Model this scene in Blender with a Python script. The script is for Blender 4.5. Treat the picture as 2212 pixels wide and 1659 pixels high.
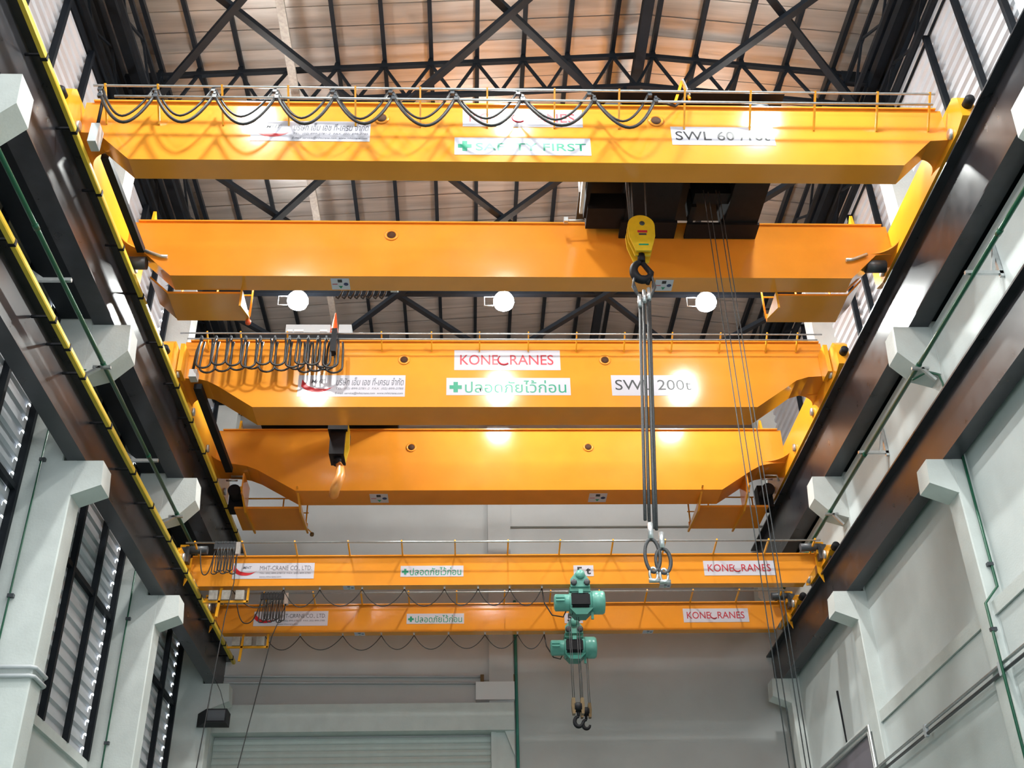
import bpy, math, random
from mathutils import Vector, Matrix

random.seed(7)
D = bpy.data
for o in list(D.objects):
    D.objects.remove(o, do_unlink=True)
S = bpy.context.scene
COL = S.collection

# ------------------------------------------------------------------ camera, world, exposure, lamps' power
# world frame: X right, Y into the hall, Z up, origin at the camera's eye; the floor is 1.6 m below
PITCH, YAW, ROLL, FPX = 0.570978, 0.0443999, -0.0232214, 2434.0
cp, sp, cy, sy = math.cos(PITCH), math.sin(PITCH), math.cos(YAW), math.sin(YAW)
fw = Vector((sy * cp, cy * cp, sp)); rt = Vector((cy, -sy, 0)); up = rt.cross(fw)
rt, up = rt * math.cos(ROLL) + up * math.sin(ROLL), -rt * math.sin(ROLL) + up * math.cos(ROLL)
cam = D.cameras.new('camera'); cam.sensor_width = 36.0; cam.lens = FPX / 2212 * 36
cam.clip_start = 0.1; cam.clip_end = 200
camo = D.objects.new('camera', cam); COL.objects.link(camo)
m = Matrix((rt, up, -fw)).transposed().to_4x4()
camo.matrix_world = m
S.camera = camo
S.view_settings.view_transform = 'Standard'; S.view_settings.look = 'None'
S.view_settings.gamma = 1; S.view_settings.use_curve_mapping = False
S.view_settings.exposure = 0.0
W = D.worlds.new('world'); S.world = W; W.use_nodes = True
W.node_tree.nodes['Background'].inputs[0].default_value = (0.86, 0.95, 1.0, 1)
W.node_tree.nodes['Background'].inputs[1].default_value = 4.2
LAMP_W = 340.0      # watts down, per lamp
LAMP_COL = (0.97, 1.0, 0.95)
FLOOR_Z = -1.6

# ------------------------------------------------------------------ materials
def mat(name, col, rough=0.5, metal=0.0, var=0.0, scale=6.0, stretch=None, bump=0.0, bscale=60.0, emit=None, coat=0.0, rvar=0.0, spec=0.5):
    M = D.materials.new(name); M.use_nodes = True
    nt = M.node_tree; b = nt.nodes['Principled BSDF']
    b.inputs['Base Color'].default_value = (*col, 1)
    b.inputs['Roughness'].default_value = rough
    b.inputs['Metallic'].default_value = metal
    b.inputs['Specular IOR Level'].default_value = spec
    if coat:
        b.inputs['Coat Weight'].default_value = coat; b.inputs['Coat Roughness'].default_value = 0.06
    if emit:
        b.inputs['Emission Color'].default_value = (*emit[0], 1); b.inputs['Emission Strength'].default_value = emit[1]
    if var or bump or rvar:
        tc = nt.nodes.new('ShaderNodeTexCoord'); mp = nt.nodes.new('ShaderNodeMapping')
        nt.links.new(tc.outputs['Object'], mp.inputs[0])
        if stretch: mp.inputs['Scale'].default_value = stretch
    if var or rvar:
        n = nt.nodes.new('ShaderNodeTexNoise'); n.inputs['Scale'].default_value = scale; n.inputs['Detail'].default_value = 6
        nt.links.new(mp.outputs[0], n.inputs['Vector'])
    if var:
        r = nt.nodes.new('ShaderNodeValToRGB')
        r.color_ramp.elements[0].position = 0.3; r.color_ramp.elements[1].position = 0.7
        r.color_ramp.elements[0].color = (*[c * (1 - var) for c in col], 1)
        r.color_ramp.elements[1].color = (*[min(1, c * (1 + var)) for c in col], 1)
        nt.links.new(n.outputs['Fac'], r.inputs[0]); nt.links.new(r.outputs[0], b.inputs['Base Color'])
    if rvar:
        mr = nt.nodes.new('ShaderNodeMapRange')
        mr.inputs['To Min'].default_value = max(0.02, rough - rvar); mr.inputs['To Max'].default_value = min(1, rough + rvar)
        nt.links.new(n.outputs['Fac'], mr.inputs['Value']); nt.links.new(mr.outputs[0], b.inputs['Roughness'])
    if bump:
        n2 = nt.nodes.new('ShaderNodeTexNoise'); n2.inputs['Scale'].default_value = bscale; n2.inputs['Detail'].default_value = 4
        nt.links.new(mp.outputs[0], n2.inputs['Vector'])
        bp = nt.nodes.new('ShaderNodeBump'); bp.inputs['Strength'].default_value = bump; bp.inputs['Distance'].default_value = 0.02
        nt.links.new(n2.outputs['Fac'], bp.inputs['Height']); nt.links.new(bp.outputs[0], b.inputs['Normal'])
    return M

YEL = mat('crane_yellow_paint', (0.8, 0.29, 0.03), 0.14, 0, 0.05, 1.5, bump=0.05, bscale=3, rvar=0.03)
YEL2 = mat('crane_yellow_bright', (0.83, 0.36, 0.018), 0.25, 0, 0.04, 2)
HOOKY = mat('hook_block_yellow', (0.72, 0.47, 0.02), 0.4, 0, 0.08, 8)
BEAM = mat('runway_dark_paint', (0.024, 0.025, 0.031), 0.3, 0.0, 0.25, 3, rvar=0.08, spec=0.45)
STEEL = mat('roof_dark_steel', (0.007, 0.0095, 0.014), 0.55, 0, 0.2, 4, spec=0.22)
BLACK = mat('black_machine_paint', (0.008, 0.008, 0.011), 0.6, 0, 0.2, 8, spec=0.25)
CABLE = mat('black_cable_rubber', (0.02, 0.019, 0.02), 0.45)
CONC = mat('white_painted_concrete', (0.6, 0.63, 0.62), 0.6, 0, 0.05, 3, bump=0.15, bscale=25)
PLAST = mat('wall_plaster_paint', (0.6, 0.64, 0.645), 0.65, 0, 0.06, 1.2, bump=0.1, bscale=30)
ENDW = mat('end_wall_plaster', (0.52, 0.52, 0.52), 0.7, 0, 0.06, 0.8, bump=0.1, bscale=30)
CLAD = mat('grey_metal_cladding', (0.52, 0.53, 0.57), 0.45, 0.1, 0.06, 2)
FOIL = mat('roof_foil_deck', (0.5, 0.46, 0.43), 0.36, 0.7, 0.16, 1.6, stretch=(0.35, 5, 1), bump=0.12, bscale=5, rvar=0.1)
FLOOR = mat('green_epoxy_floor', (0.06, 0.13, 0.09), 0.3, 0, 0.08, 2)
GALV = mat('galvanised_steel', (0.55, 0.57, 0.58), 0.32, 0.75, 0.1, 12)
ALU = mat('aluminium_sleeve', (0.62, 0.64, 0.66), 0.3, 0.6, 0.08, 20)
ROPE = mat('wire_rope', (0.075, 0.075, 0.08), 0.55, 0.3, 0.35, 60)
GREENP = mat('dark_green_pipe', (0.008, 0.085, 0.045), 0.35)
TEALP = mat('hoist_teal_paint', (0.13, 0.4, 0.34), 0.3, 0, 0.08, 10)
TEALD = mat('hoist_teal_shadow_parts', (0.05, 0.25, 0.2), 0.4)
COND = mat('conductor_yellow', (0.72, 0.5, 0.05), 0.4, 0, 0.06, 5)
SIGNW = mat('sign_white_vinyl', (0.58, 0.56, 0.63), 0.13)
INKR = mat('ink_red', (0.5, 0.02, 0.04), 0.4)
INKRED2 = mat('ink_logo_red', (0.55, 0.01, 0.02), 0.4)
INKG = mat('ink_green', (0.0, 0.27, 0.15), 0.4)
INKK = mat('ink_black', (0.015, 0.015, 0.02), 0.4)
INKGR = mat('ink_grey', (0.13, 0.13, 0.16), 0.5)
INKB = mat('ink_blue', (0.01, 0.03, 0.12), 0.4)
BROWN = mat('hook_block_brown', (0.13, 0.075, 0.02), 0.5, 0, 0.2, 20)
SKIN = mat('hook_orange_paint', (0.72, 0.3, 0.07), 0.35)
TRAYM = mat('dull_tray_metal', (0.36, 0.33, 0.3), 0.6, 0, 0.2, 14)
REDO = mat('orange_red_plastic', (0.8, 0.1, 0.02), 0.4)
GREYB = mat('grey_box_paint', (0.5, 0.52, 0.55), 0.4)
DKGREY = mat('dark_grey_motor', (0.05, 0.055, 0.065), 0.4)
PURP = mat('purple_grey_panel', (0.19, 0.17, 0.2), 0.5)
SHUT = mat('shutter_pale_paint', (0.52, 0.56, 0.54), 0.45, 0, 0.04, 4)
LENS = mat('lamp_lens', (1, 1, 1), 0.4, emit=((0.97, 1.0, 0.98), 125.0))
HOLE = mat('porthole_dark', (0.06, 0.02, 0.005), 0.8)
WHITEB = mat('white_plastic', (0.78, 0.78, 0.8), 0.4)

# ------------------------------------------------------------------ mesh builder
class MB:
    def __init__(s): s.v = []; s.f = []; s.s = []
    def add(s, vs, fs, smooth=False):
        k = len(s.v); s.v += [tuple(v) for v in vs]
        for f in fs: s.f.append(tuple(i + k for i in f)); s.s.append(smooth)
        return s
    def box(s, x0, x1, y0, y1, z0, z1):
        vs = [(x, y, z) for x in (x0, x1) for y in (y0, y1) for z in (z0, z1)]
        return s.add(vs, [(0, 1, 3, 2), (4, 6, 7, 5), (0, 4, 5, 1), (2, 3, 7, 6), (0, 2, 6, 4), (1, 5, 7, 3)])
    def prism(s, poly, a0, a1, axis='y'):
        # poly in (x,z) for axis y, (y,z) for axis x, (x,y) for axis z
        def P(u, w, a):
            return {'y': (u, a, w), 'x': (a, u, w), 'z': (u, w, a)}[axis]
        n = len(poly)
        area = sum(poly[i][0] * poly[(i + 1) % n][1] - poly[(i + 1) % n][0] * poly[i][1] for i in range(n))
        if area < 0: poly = poly[::-1]
        vs = [P(u, w, a0) for u, w in poly] + [P(u, w, a1) for u, w in poly]
        fs = [tuple(range(n)), tuple(range(2 * n - 1, n - 1, -1))]
        for i in range(n): j = (i + 1) % n; fs.append((i, i + n, j + n, j))
        if axis != 'y': fs = [f[::-1] for f in fs]
        return s.add(vs, fs)
    def bar(s, p0, p1, w, h, upv=(0, 0, 1)):
        p0, p1 = Vector(p0), Vector(p1); d = (p1 - p0).normalized(); u = Vector(upv)
        if abs(d.dot(u)) > 0.99: u = Vector((0, 1, 0))
        a = d.cross(u).normalized() * (w / 2); b = a.cross(d).normalized() * (h / 2)
        vs = [p + a * i + b * j for p in (p0, p1) for i, j in ((-1, -1), (1, -1), (1, 1), (-1, 1))]
        return s.add(vs, [(0, 1, 2, 3), (7, 6, 5, 4), (0, 4, 5, 1), (1, 5, 6, 2), (2, 6, 7, 3), (3, 7, 4, 0)])
    def tube(s, pts, r, n=8, flat=1.0, caps=True):
        pts = [Vector(p) for p in pts]; k = len(s.v); L = len(pts)
        rr = r if isinstance(r, (list, tuple)) else [r] * L
        ref = Vector((0.13, 0.97, 0.21)); prev = None; vs = []
        for i, p in enumerate(pts):
            d = (pts[min(i + 1, L - 1)] - pts[max(i - 1, 0)])
            d = d.normalized() if d.length > 1e-9 else Vector((0, 0, 1))
            if prev is None:
                a = d.cross(ref)
                if a.length < 0.1: a = d.cross(Vector((1, 0, 0)))
            else: a = prev - d * prev.dot(d)
            a.normalize(); prev = a; b = d.cross(a)
            for q in range(n):
                t = 2 * math.pi * q / n
                vs.append(p + (a * math.cos(t) * flat + b * math.sin(t)) * rr[i])
        fs = []
        for i in range(L - 1):
            for q in range(n):
                q2 = (q + 1) % n; fs.append((i * n + q, i * n + q2, (i + 1) * n + q2, (i + 1) * n + q))
        s.add(vs, fs, True)
        if caps: s.add([], []); s.f += [tuple(k + q for q in range(n - 1, -1, -1)), tuple(k + (L - 1) * n + q for q in range(n))]; s.s += [False, False]
        return s
    def cyl(s, p0, p1, r, n=16, r1=None):
        return s.tube([p0, p1], [r, r if r1 is None else r1], n)
    def lathe(s, prof, c, axis='z', n=20):
        # prof: list of (r, h)
        vs = []; L = len(prof)
        for r, h in prof:
            for q in range(n):
                t = 2 * math.pi * q / n; a, b = r * math.cos(t), r * math.sin(t)
                vs.append({'z': (c[0] + a, c[1] + b, c[2] + h), 'x': (c[0] + h, c[1] + a, c[2] + b), 'y': (c[0] + b, c[1] + h, c[2] + a)}[axis])
        fs = [(i * n + q, i * n + (q + 1) % n, (i + 1) * n + (q + 1) % n, (i + 1) * n + q) for i in range(L - 1) for q in range(n)]
        fs += [tuple(range(n - 1, -1, -1)), tuple((L - 1) * n + q for q in range(n))]
        return s.add(vs, fs, True)

ORG = {}
def wo(o): return ORG.get(o.name, Vector((0, 0, 0))) if o else Vector((0, 0, 0))
def obj(name, mb, material, parent=None, label=None, at=None):
    """one mesh object; its verts are given in hall coordinates"""
    me = D.meshes.new(name)
    org = Vector(at) if at else wo(parent)
    me.from_pydata([tuple(Vector(v) - org) for v in mb.v], [], mb.f)
    me.polygons.foreach_set('use_smooth', mb.s)
    me.materials.append(material); me.update()
    o = D.objects.new(name, me); COL.objects.link(o)
    if parent: o.parent = parent; o.location = org - wo(parent)
    else: o.location = org
    ORG[o.name] = org
    if label: o['label'] = label
    return o
def tag(o, label, cat, group=None, kind=None):
    if label: o['label'] = label
    if cat: o['category'] = cat
    if group: o['group'] = group
    if kind: o['kind'] = kind
    return o
def thing(name, label, cat, loc, group=None):
    o = D.objects.new(name, None); COL.objects.link(o); o.location = loc; o.empty_display_size = 0.2
    ORG[o.name] = Vector(loc)
    return tag(o, label, cat, group)
def struct(name, mb, material, parent=None):
    o = obj(name, mb, material, parent)
    if not parent: o['kind'] = 'structure'
    return o
def inst(src, parent, dloc, name=None):
    """copy of one mesh part, moved by dloc, mesh data shared"""
    c = src.copy(); COL.objects.link(c); c.parent = parent
    c.location = Vector(src.location) + Vector(dloc)
    ORG[c.name] = wo(src) + Vector(dloc)
    return c
def copy_tree(o, dloc, parent=None):
    c = o.copy(); COL.objects.link(c)
    if parent: c.parent = parent
    else: c.location = Vector(o.location) + Vector(dloc)
    ORG[c.name] = wo(o) + Vector(dloc)
    for ch in list(o.children): copy_tree(ch, dloc, c)
    return c

# lettering: outline of Blender's own font turned into a flat mesh, fitted to a rectangle on a plane facing the camera (-Y)
def text_mb(body, x0, x1, z0, z1, y, offset=0.0, fit=True, shear=0.0, plane='y'):
    cu = D.curves.new('t', 'FONT'); cu.body = body; cu.size = 1; cu.offset = offset; cu.fill_mode = 'FRONT'; cu.resolution_u = 4
    cu.shear = shear
    to = D.objects.new('t', cu); COL.objects.link(to)
    dg = bpy.context.evaluated_depsgraph_get(); dg.update()
    me = D.meshes.new_from_object(to.evaluated_get(dg))
    vs = [tuple(v.co) for v in me.vertices]; fs = [tuple(p.vertices) for p in me.polygons]
    D.objects.remove(to, do_unlink=True); D.curves.remove(cu); D.meshes.remove(me)
    mb = MB()
    if not vs: return mb
    ax, bx = min(v[0] for v in vs), max(v[0] for v in vs); az, bz = min(v[1] for v in vs), max(v[1] for v in vs)
    sx = (x1 - x0) / (bx - ax); sz = (z1 - z0) / (bz - az)
    if not fit: sx = sz = min(sx, sz)
    mb.add([(x0 + (v[0] - ax) * sx, y, z0 + (v[1] - az) * sz) for v in vs], fs)
    return mb

# ================================================================== STRUCTURE
WXL, WXR = -7.75, 9.4            # cladding planes
YEND = 31.0
COLY = [11.3, 17.4, 23.5, 29.6]  # front faces of the columns
RIDGE = 3.86
def roofz(x): return 20.87 - (0.08 * (RIDGE - x) if x < RIDGE else 0.118 * (x - RIDGE))
def chordz(x): return roofz(x) - 0.4

struct('floor', MB().box(-8.2, 10.2, -10, 31.4, FLOOR_Z - 0.2, FLOOR_Z), FLOOR)
# ceiling slab with foil sheets under it
cb = MB()
for xa, xb in ((-8.2, RIDGE), (RIDGE, 10.2)):
    cb.prism([(xa, roofz(xa) + 0.02), (xb, roofz(xb) + 0.02), (xb, roofz(xb) + 0.15), (xa, roofz(xa) + 0.15)], -10, 31.4, 'y')
ceil = struct('ceiling', cb, FOIL)
for xa, xb in ((-8.1, RIDGE), (RIDGE, 10.1)):
    y = 31.02 - 1.13
    first = None
    for k in range(22):
        if first is None:
            y0 = 17.46 - 12 * 1.13
            mb = MB()
            w = 1.13
            for (ya, yb, dz) in ((0.012, 0.55, 0.0), (0.55, 0.58, 0.018), (0.58, w - 0.012, 0.0)):
                mb.add([(xa, y0 + ya, roofz(xa) + dz), (xb, y0 + ya, roofz(xb) + dz), (xb, y0 + yb, roofz(xb) + dz), (xa, y0 + yb, roofz(xa) + dz)], [(0, 3, 2, 1)])
            for ya in (0.012, w - 0.012):
                mb.add([(xa, y0 + ya, roofz(xa)), (xb, y0 + ya, roofz(xb)), (xb, y0 + ya, roofz(xb) + 0.02), (xa, y0 + ya, roofz(xa) + 0.02)], [(0, 1, 2, 3)])
            first = obj('roof_panel', mb, FOIL, ceil, at=(0, y0, 0))
        else:
            inst(first, ceil, (0, 1.13 * k, 0))

# left wall: low masonry, sill bands, then ribbed cladding between dark posts
wl = struct('wall_left', MB().box(-8.05, -7.72, -10, 31.0, FLOOR_Z, 5.72), PLAST)
obj('sill', MB().box(-7.95, -7.68, -10, 31.0, 5.86, 6.04), CONC, wl)
obj('sill', MB().box(-7.95, -7.76, -10, 31.0, 5.72, 5.86), CONC, wl)
wr = struct('wall_right', MB().box(8.68, 9.6, -10, 31.0, FLOOR_Z, 6.66).box(8.87, 9.6, -10, 31.0, 6.66, 12.45), PLAST)
obj('sill', MB().box(8.64, 9.6, -10, 31.0, 6.67, 6.9), CONC, wr)

def rib_panel(x, ya, yb, z, sgn, nr=4, pitch=0.273):
    """sheet of horizontal trapezoid ribs; sgn = +1 hall lies towards +X"""
    mb = MB(); d = 0.055 * sgn; prof = []
    for k in range(nr):
        z0 = z + k * pitch
        prof += [(x, z0), (x, z0 + 0.10), (x - d, z0 + 0.135), (x - d, z0 + 0.235)]
    prof.append((x, z + nr * pitch))
    vs = []
    for px, pz in prof: vs += [(px, ya, pz), (px, yb, pz)]
    fs = [(2 * i, 2 * i + 1, 2 * i + 3, 2 * i + 2) for i in range(len(prof) - 1)]
    if sgn > 0: fs = [f[::-1] for f in fs]
    return mb.add(vs, fs)
def clad(wall, x, sgn, z0, rows, bays, gap):
    for ya, yb in bays:
        first = None
        for k in range(rows):
            z = z0 + k * 4 * 0.273
            if first is None: first = obj('cladding_panel', rib_panel(x, ya, yb - gap, z0, sgn), CLAD, wall, at=(0, ya, z0))
            else: inst(first, wall, (0, 0, 4 * 0.273 * k))
baysL = [(-8.0, 5.2), (5.7, 11.3), (11.8, 17.4), (17.9, 23.5), (24.0, 29.6), (30.1, 31.0)]
clad(wl, -7.78, 1, 6.04, 12, baysL, 0.17)
clad(wr, WXR, -1, 12.45, 6, baysL, 0.0)
# closing strip between sheet ends and columns: small plates that leave slanted daylight gaps
for ya, yb in baysL[:-1]:
    mb = MB(); z = 6.04
    for k in range(44):
        z0 = z + k * 0.273
        mb.add([(-7.785, yb - 0.27, z0 - 0.03), (-7.785, yb + 0.05, z0 + 0.0), (-7.785, yb + 0.05, z0 + 0.225), (-7.785, yb - 0.27, z0 + 0.195)], [(0, 1, 2, 3)])
    o = obj('closing_strip', mb, CLAD, wl); o['kind'] = 'stuff'
# posts (vertical dark mullions) and girts
def post(wall, x0, x1, y, z0, z1, w=0.1): return obj('mullion', MB().box(x0, x1, y - w / 2, y + w / 2, z0, z1), STEEL, wall)
for yf in COLY:
    for dy in (-0.08, -1.45, -2.9, -4.3):
        post(wl, -7.78, -7.66, yf + dy, 6.04, 18.3)
for y in (14.0, 15.3, 12.7, 18.05, 19.4, 20.8, 21.7, 24.1, 25.4, 26.8):
    post(wr, WXR - 0.13, WXR - 0.01, y, 12.5, 18.3, 0.09)
for ya, yb in baysL[1:-1]:
    obj('girt', MB().box(-7.79, -7.69, ya, yb, 8.97, 9.07), STEEL, wl)
    obj('girt', MB().box(-7.79, -7.69, ya, yb, 12.9, 13.0), STEEL, wl)
# upper closing beams at the eaves
obj('eave_plate', MB().box(-8.1, -7.76, -10, 31, 18.2, 19.85), STEEL, wl)
obj('eave_plate', MB().box(9.42, 9.8, -10, 31, 18.2, 20.1), STEEL, wr)
# end wall
we = struct('wall_back', MB().prism([(-8.2, FLOOR_Z), (10.2, FLOOR_Z), (10.2, roofz(10.2) + .1), (RIDGE, roofz(RIDGE) + .1), (-8.2, roofz(-8.2) + .1)], YEND, YEND + 0.3, 'y'), ENDW)
obj('pilaster', MB().box(0.54, 1.22, YEND - 0.18, YEND, 9.3, 20.0), ENDW, we)
obj('door_head', MB().box(-7.7, 1.21, 30.5, YEND, 8.56, 9.3), CONC, we)
obj('door_jamb', MB().box(-7.7, -6.88, 30.6, YEND, FLOOR_Z, 8.56), CONC, we)
obj('door_jamb', MB().box(0.58, 0.72, 30.7, YEND, FLOOR_Z, 8.56), CONC, we)
obj('door_jamb', MB().box(0.72, 1.21, 30.75, YEND, 7.2, 8.56).prism([(0.95, 8.56), (1.21, 8.56), (1.21, 7.9)], 30.6, 30.75), CONC, we)
obj('head_block', MB().box(0.17, 1.24, 30.72, YEND, 9.45, 9.95), WHITEB, we)
obj('light_band_ledge', MB().box(1.22, 10.2, YEND - 0.1, YEND, 14.76, 15.5), ENDW, we)  # ledge added in place of the light bands across the end wall
sh = struct('door_1', MB().box(-6.88, 0.58, 30.93, 30.98, FLOOR_Z, 8.5), SHUT)
first = None
for k in range(56):
    z0 = 8.33 - 0.17 * k
    if first is None:
        first = obj('shutter_slat', MB().prism([(30.93, z0), (30.93, z0 + 0.165), (30.905, z0 + 0.15), (30.885, z0 + 0.085), (30.905, z0 + 0.02)], -6.87, 0.57, 'x'), SHUT, sh, at=(0, 30.93, z0))
    else: inst(first, sh, (0, 0, -0.17 * k))
# hall continues behind the camera to a gable; unseen gate added for daylight fill
struct('wall_front', MB().box(-8.2, -5.5, -10.3, -10, FLOOR_Z, 20.9).box(7.5, 10.2, -10.3, -10, FLOOR_Z, 20.9).box(-5.5, 7.5, -10.3, -10, 7.5, 20.9), ENDW)

# ------------------------------------------------------------------ columns
def column(side, yf, label):
    d = 0.5; t = thing('concrete_column', label, 'column', ((-7.25 if side < 0 else 9.0), yf + d / 2, FLOOR_Z), 'white concrete crane columns')
    def X(v): return v if side < 0 else 1.78 - v       # mirror about the runway centre line
    def bx(xa, xb, za, zb):
        a, b = sorted((X(xa), X(xb))); return MB().box(a, b, yf, yf + d, za, zb)
    c = 0.02
    def shaft(xi, xo, za, zb):
        poly = [(X(xi), yf + c), (X(xi - c), yf), (X(xo), yf), (X(xo), yf + d), (X(xi - c), yf + d), (X(xi), yf + d - c)]
        return MB().prism(poly, za, zb, 'z')
    obj('lower_shaft', shaft(-6.8, -7.76, FLOOR_Z, 9.6), CONC, t)
    obj('middle_shaft', shaft(-7.05, -7.76, 9.6, 12.5), CONC, t)
    obj('upper_shaft', shaft(-7.07, -7.76, 12.5, 18.25), CONC, t)
    def corb(pts): return MB().prism([(X(a), b) for a, b in pts], yf + 0.002, yf + d - 0.002, 'y')
    obj('upper_corbel', corb([(-7.06, 12.5), (-6.36, 12.5), (-6.32, 11.92), (-6.66, 11.55), (-7.06, 11.42)]), CONC, t)
    obj('lower_corbel', corb([(-6.81, 9.6), (-6.36, 9.6), (-6.32, 9.13), (-6.81, 8.93)]), CONC, t)
    return t
names = ['nearest the camera, cut by the edge of the picture', 'second from the camera', 'third from the camera', 'at the far end by the back wall']
for s, sn in ((-1, 'left'), (1, 'right')):
    for yf, nm in zip(COLY, names):
        column(s, yf, 'white concrete corbelled column along the %s wall, %s' % (sn, nm))

# ------------------------------------------------------------------ runway beams
def runway(xc, w, z0, z1, y1, label, rail=True):
    t = thing('runway_beam', label, 'beam', (xc, 12, z0), 'dark steel crane runway beams')
    obj('top_flange', MB().box(xc - w / 2, xc + w / 2, -9, y1, z1 - 0.035, z1), BEAM, t)
    obj('web', MB().box(xc - 0.012, xc + 0.012, -9, y1, z0 + 0.035, z1 - 0.035), BEAM, t)
    obj('bottom_flange', MB().box(xc - w / 2, xc + w / 2, -9, y1, z0, z0 + 0.035), BEAM, t)
    obj('crane_rail', MB().prism([(xc - 0.06, z1), (xc + 0.06, z1), (xc + 0.06, z1 + 0.02), (xc + 0.03, z1 + 0.03), (xc + 0.04, z1 + 0.1), (xc - 0.04, z1 + 0.1), (xc - 0.03, z1 + 0.03), (xc - 0.06, z1 + 0.02)], -9, y1, 'y'), BEAM, t)
    return t
ub = [runway(-6.85, 0.38, 12.5, 13.97, 30.95, 'dark steel runway beam high on the left wall carrying the large cranes'),
      runway(8.63, 0.38, 12.5, 13.97, 30.95, 'dark steel runway beam high on the right wall carrying the large cranes')]
for t, xa, xb in ((ub[0], -7.66, -7.05), (ub[1], 8.83, 9.3)):
    for ya, yb in ((5.75, 11.25), (11.85, 17.35), (17.95, 23.45), (24.05, 29.55)):
        obj('gap_shade_plate', MB().box(xa, xb, ya, yb, 12.6, 12.64), STEEL, t)  # dark plate added to stand in for the shaded gap beside the beam
runway(-6.82, 0.32, 9.6, 10.68, 30.95, 'lower dark runway beam along the left wall carrying the two small cranes')
runway(8.6, 0.32, 9.6, 10.68, 30.95, 'lower dark runway beam along the right wall carrying the two small cranes')
# conductor bars on the left runways
def conductor(x, z, ys, xweb, label, y1):
    t = thing('conductor_bar', label, 'rail', (x, 12, z), 'yellow conductor bars')
    obj('bar', MB().prism([(x - 0.035, z - 0.045), (x + 0.035, z - 0.045), (x + 0.045, z - 0.02), (x + 0.045, z + 0.045), (x - 0.045, z + 0.045), (x - 0.045, z - 0.02)], -2, y1, 'y'), COND, t)
    for y in ys:
        mb = MB().box(xweb, x + 0.03, y - 0.018, y + 0.018, z + 0.045, z + 0.08).box(x - 0.055, x + 0.055, y - 0.03, y + 0.03, z - 0.055, z + 0.055)
        obj('hanger_bracket', mb, BLACK, t)
conductor(-6.53, 13.7, [9.0, 10.5, 12.05, 13.6, 15.1, 16.6, 18.1, 19.8, 21.4, 22.9, 24.4, 25.9, 27.4, 28.9], -6.84, 'yellow conductor bar running along the upper left runway beam', 29.6)
conductor(-6.45, 10.4, [9.6, 11.0, 12.5, 14.35, 15.1, 15.95, 17.57, 19.3, 20.75, 22.35, 24.05, 25.6, 27.2, 28.8, 29.9], -6.8, 'yellow conductor bar running along the lower left runway beam', 30.3)

# ------------------------------------------------------------------ roof steel
PURX = [-6.95, -6.1, -5.18, -3.02, -1.96, -0.9, 0.15, 1.22, 2.25, 3.3, 4.24, 5.24, 6.28, 7.33, 8.4, 9.2]
for x in PURX:
    z = roofz(x) - 0.01
    o = obj('roof_purlin', MB().box(x - 0.035, x + 0.035, 5, 30.98, z - 0.19, z).box(x - 0.035, x + 0.06, 5, 30.98, z - 0.2, z - 0.185), STEEL, at=(x, 18, z - 0.1))
    left = [p for p in PURX if p < RIDGE][::-1]; right = [p for p in PURX if p > RIDGE]
    nth = ['first', 'second', 'third', 'fourth', 'fifth', 'sixth', 'seventh', 'eighth', 'ninth', 'tenth', 'eleventh', 'twelfth']
    k, sd = (left.index(x), 'left') if x < RIDGE else (right.index(x), 'right')
    tag(o, 'black lengthwise roof purlin, %s to the %s of the thick ridge beam' % (nth[k], sd), 'purlin', 'roof purlins')
o = obj('ridge_beam', MB().box(RIDGE - 0.1, RIDGE + 0.12, 5, 30.98, 20.02, 20.05).box(RIDGE - 0.1, RIDGE + 0.12, 5, 30.98, 20.3, 20.33).box(RIDGE - 0.09, RIDGE + 0.11, 5, 30.98, 20.05, 20.3), STEEL, at=(RIDGE, 18, 20.1))
tag(o, 'thick dark ridge beam, the broadest lengthwise member under the roof peak', 'beam')
o = obj('roof_cable_tray', MB().box(-4.02, -3.84, 6, 30.9, 19.28, 19.295).box(-4.02, -4.005, 6, 30.9, 19.295, 19.36).box(-3.855, -3.84, 6, 30.9, 19.295, 19.36), TRAYM, at=(-3.93, 18, 19.3))
tag(o, 'pale galvanised tray strip running lengthwise under the left roof slope', 'cable tray')
TRY = [11.65, 17.75, 23.85, 29.95]
tnames = ['black roof truss above the near end of the hall, over the top of the picture', 'black lattice roof truss seen just above the nearest crane', 'black roof truss seen in the gap above the middle crane, with three lamps', 'black roof truss against the back wall']
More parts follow.
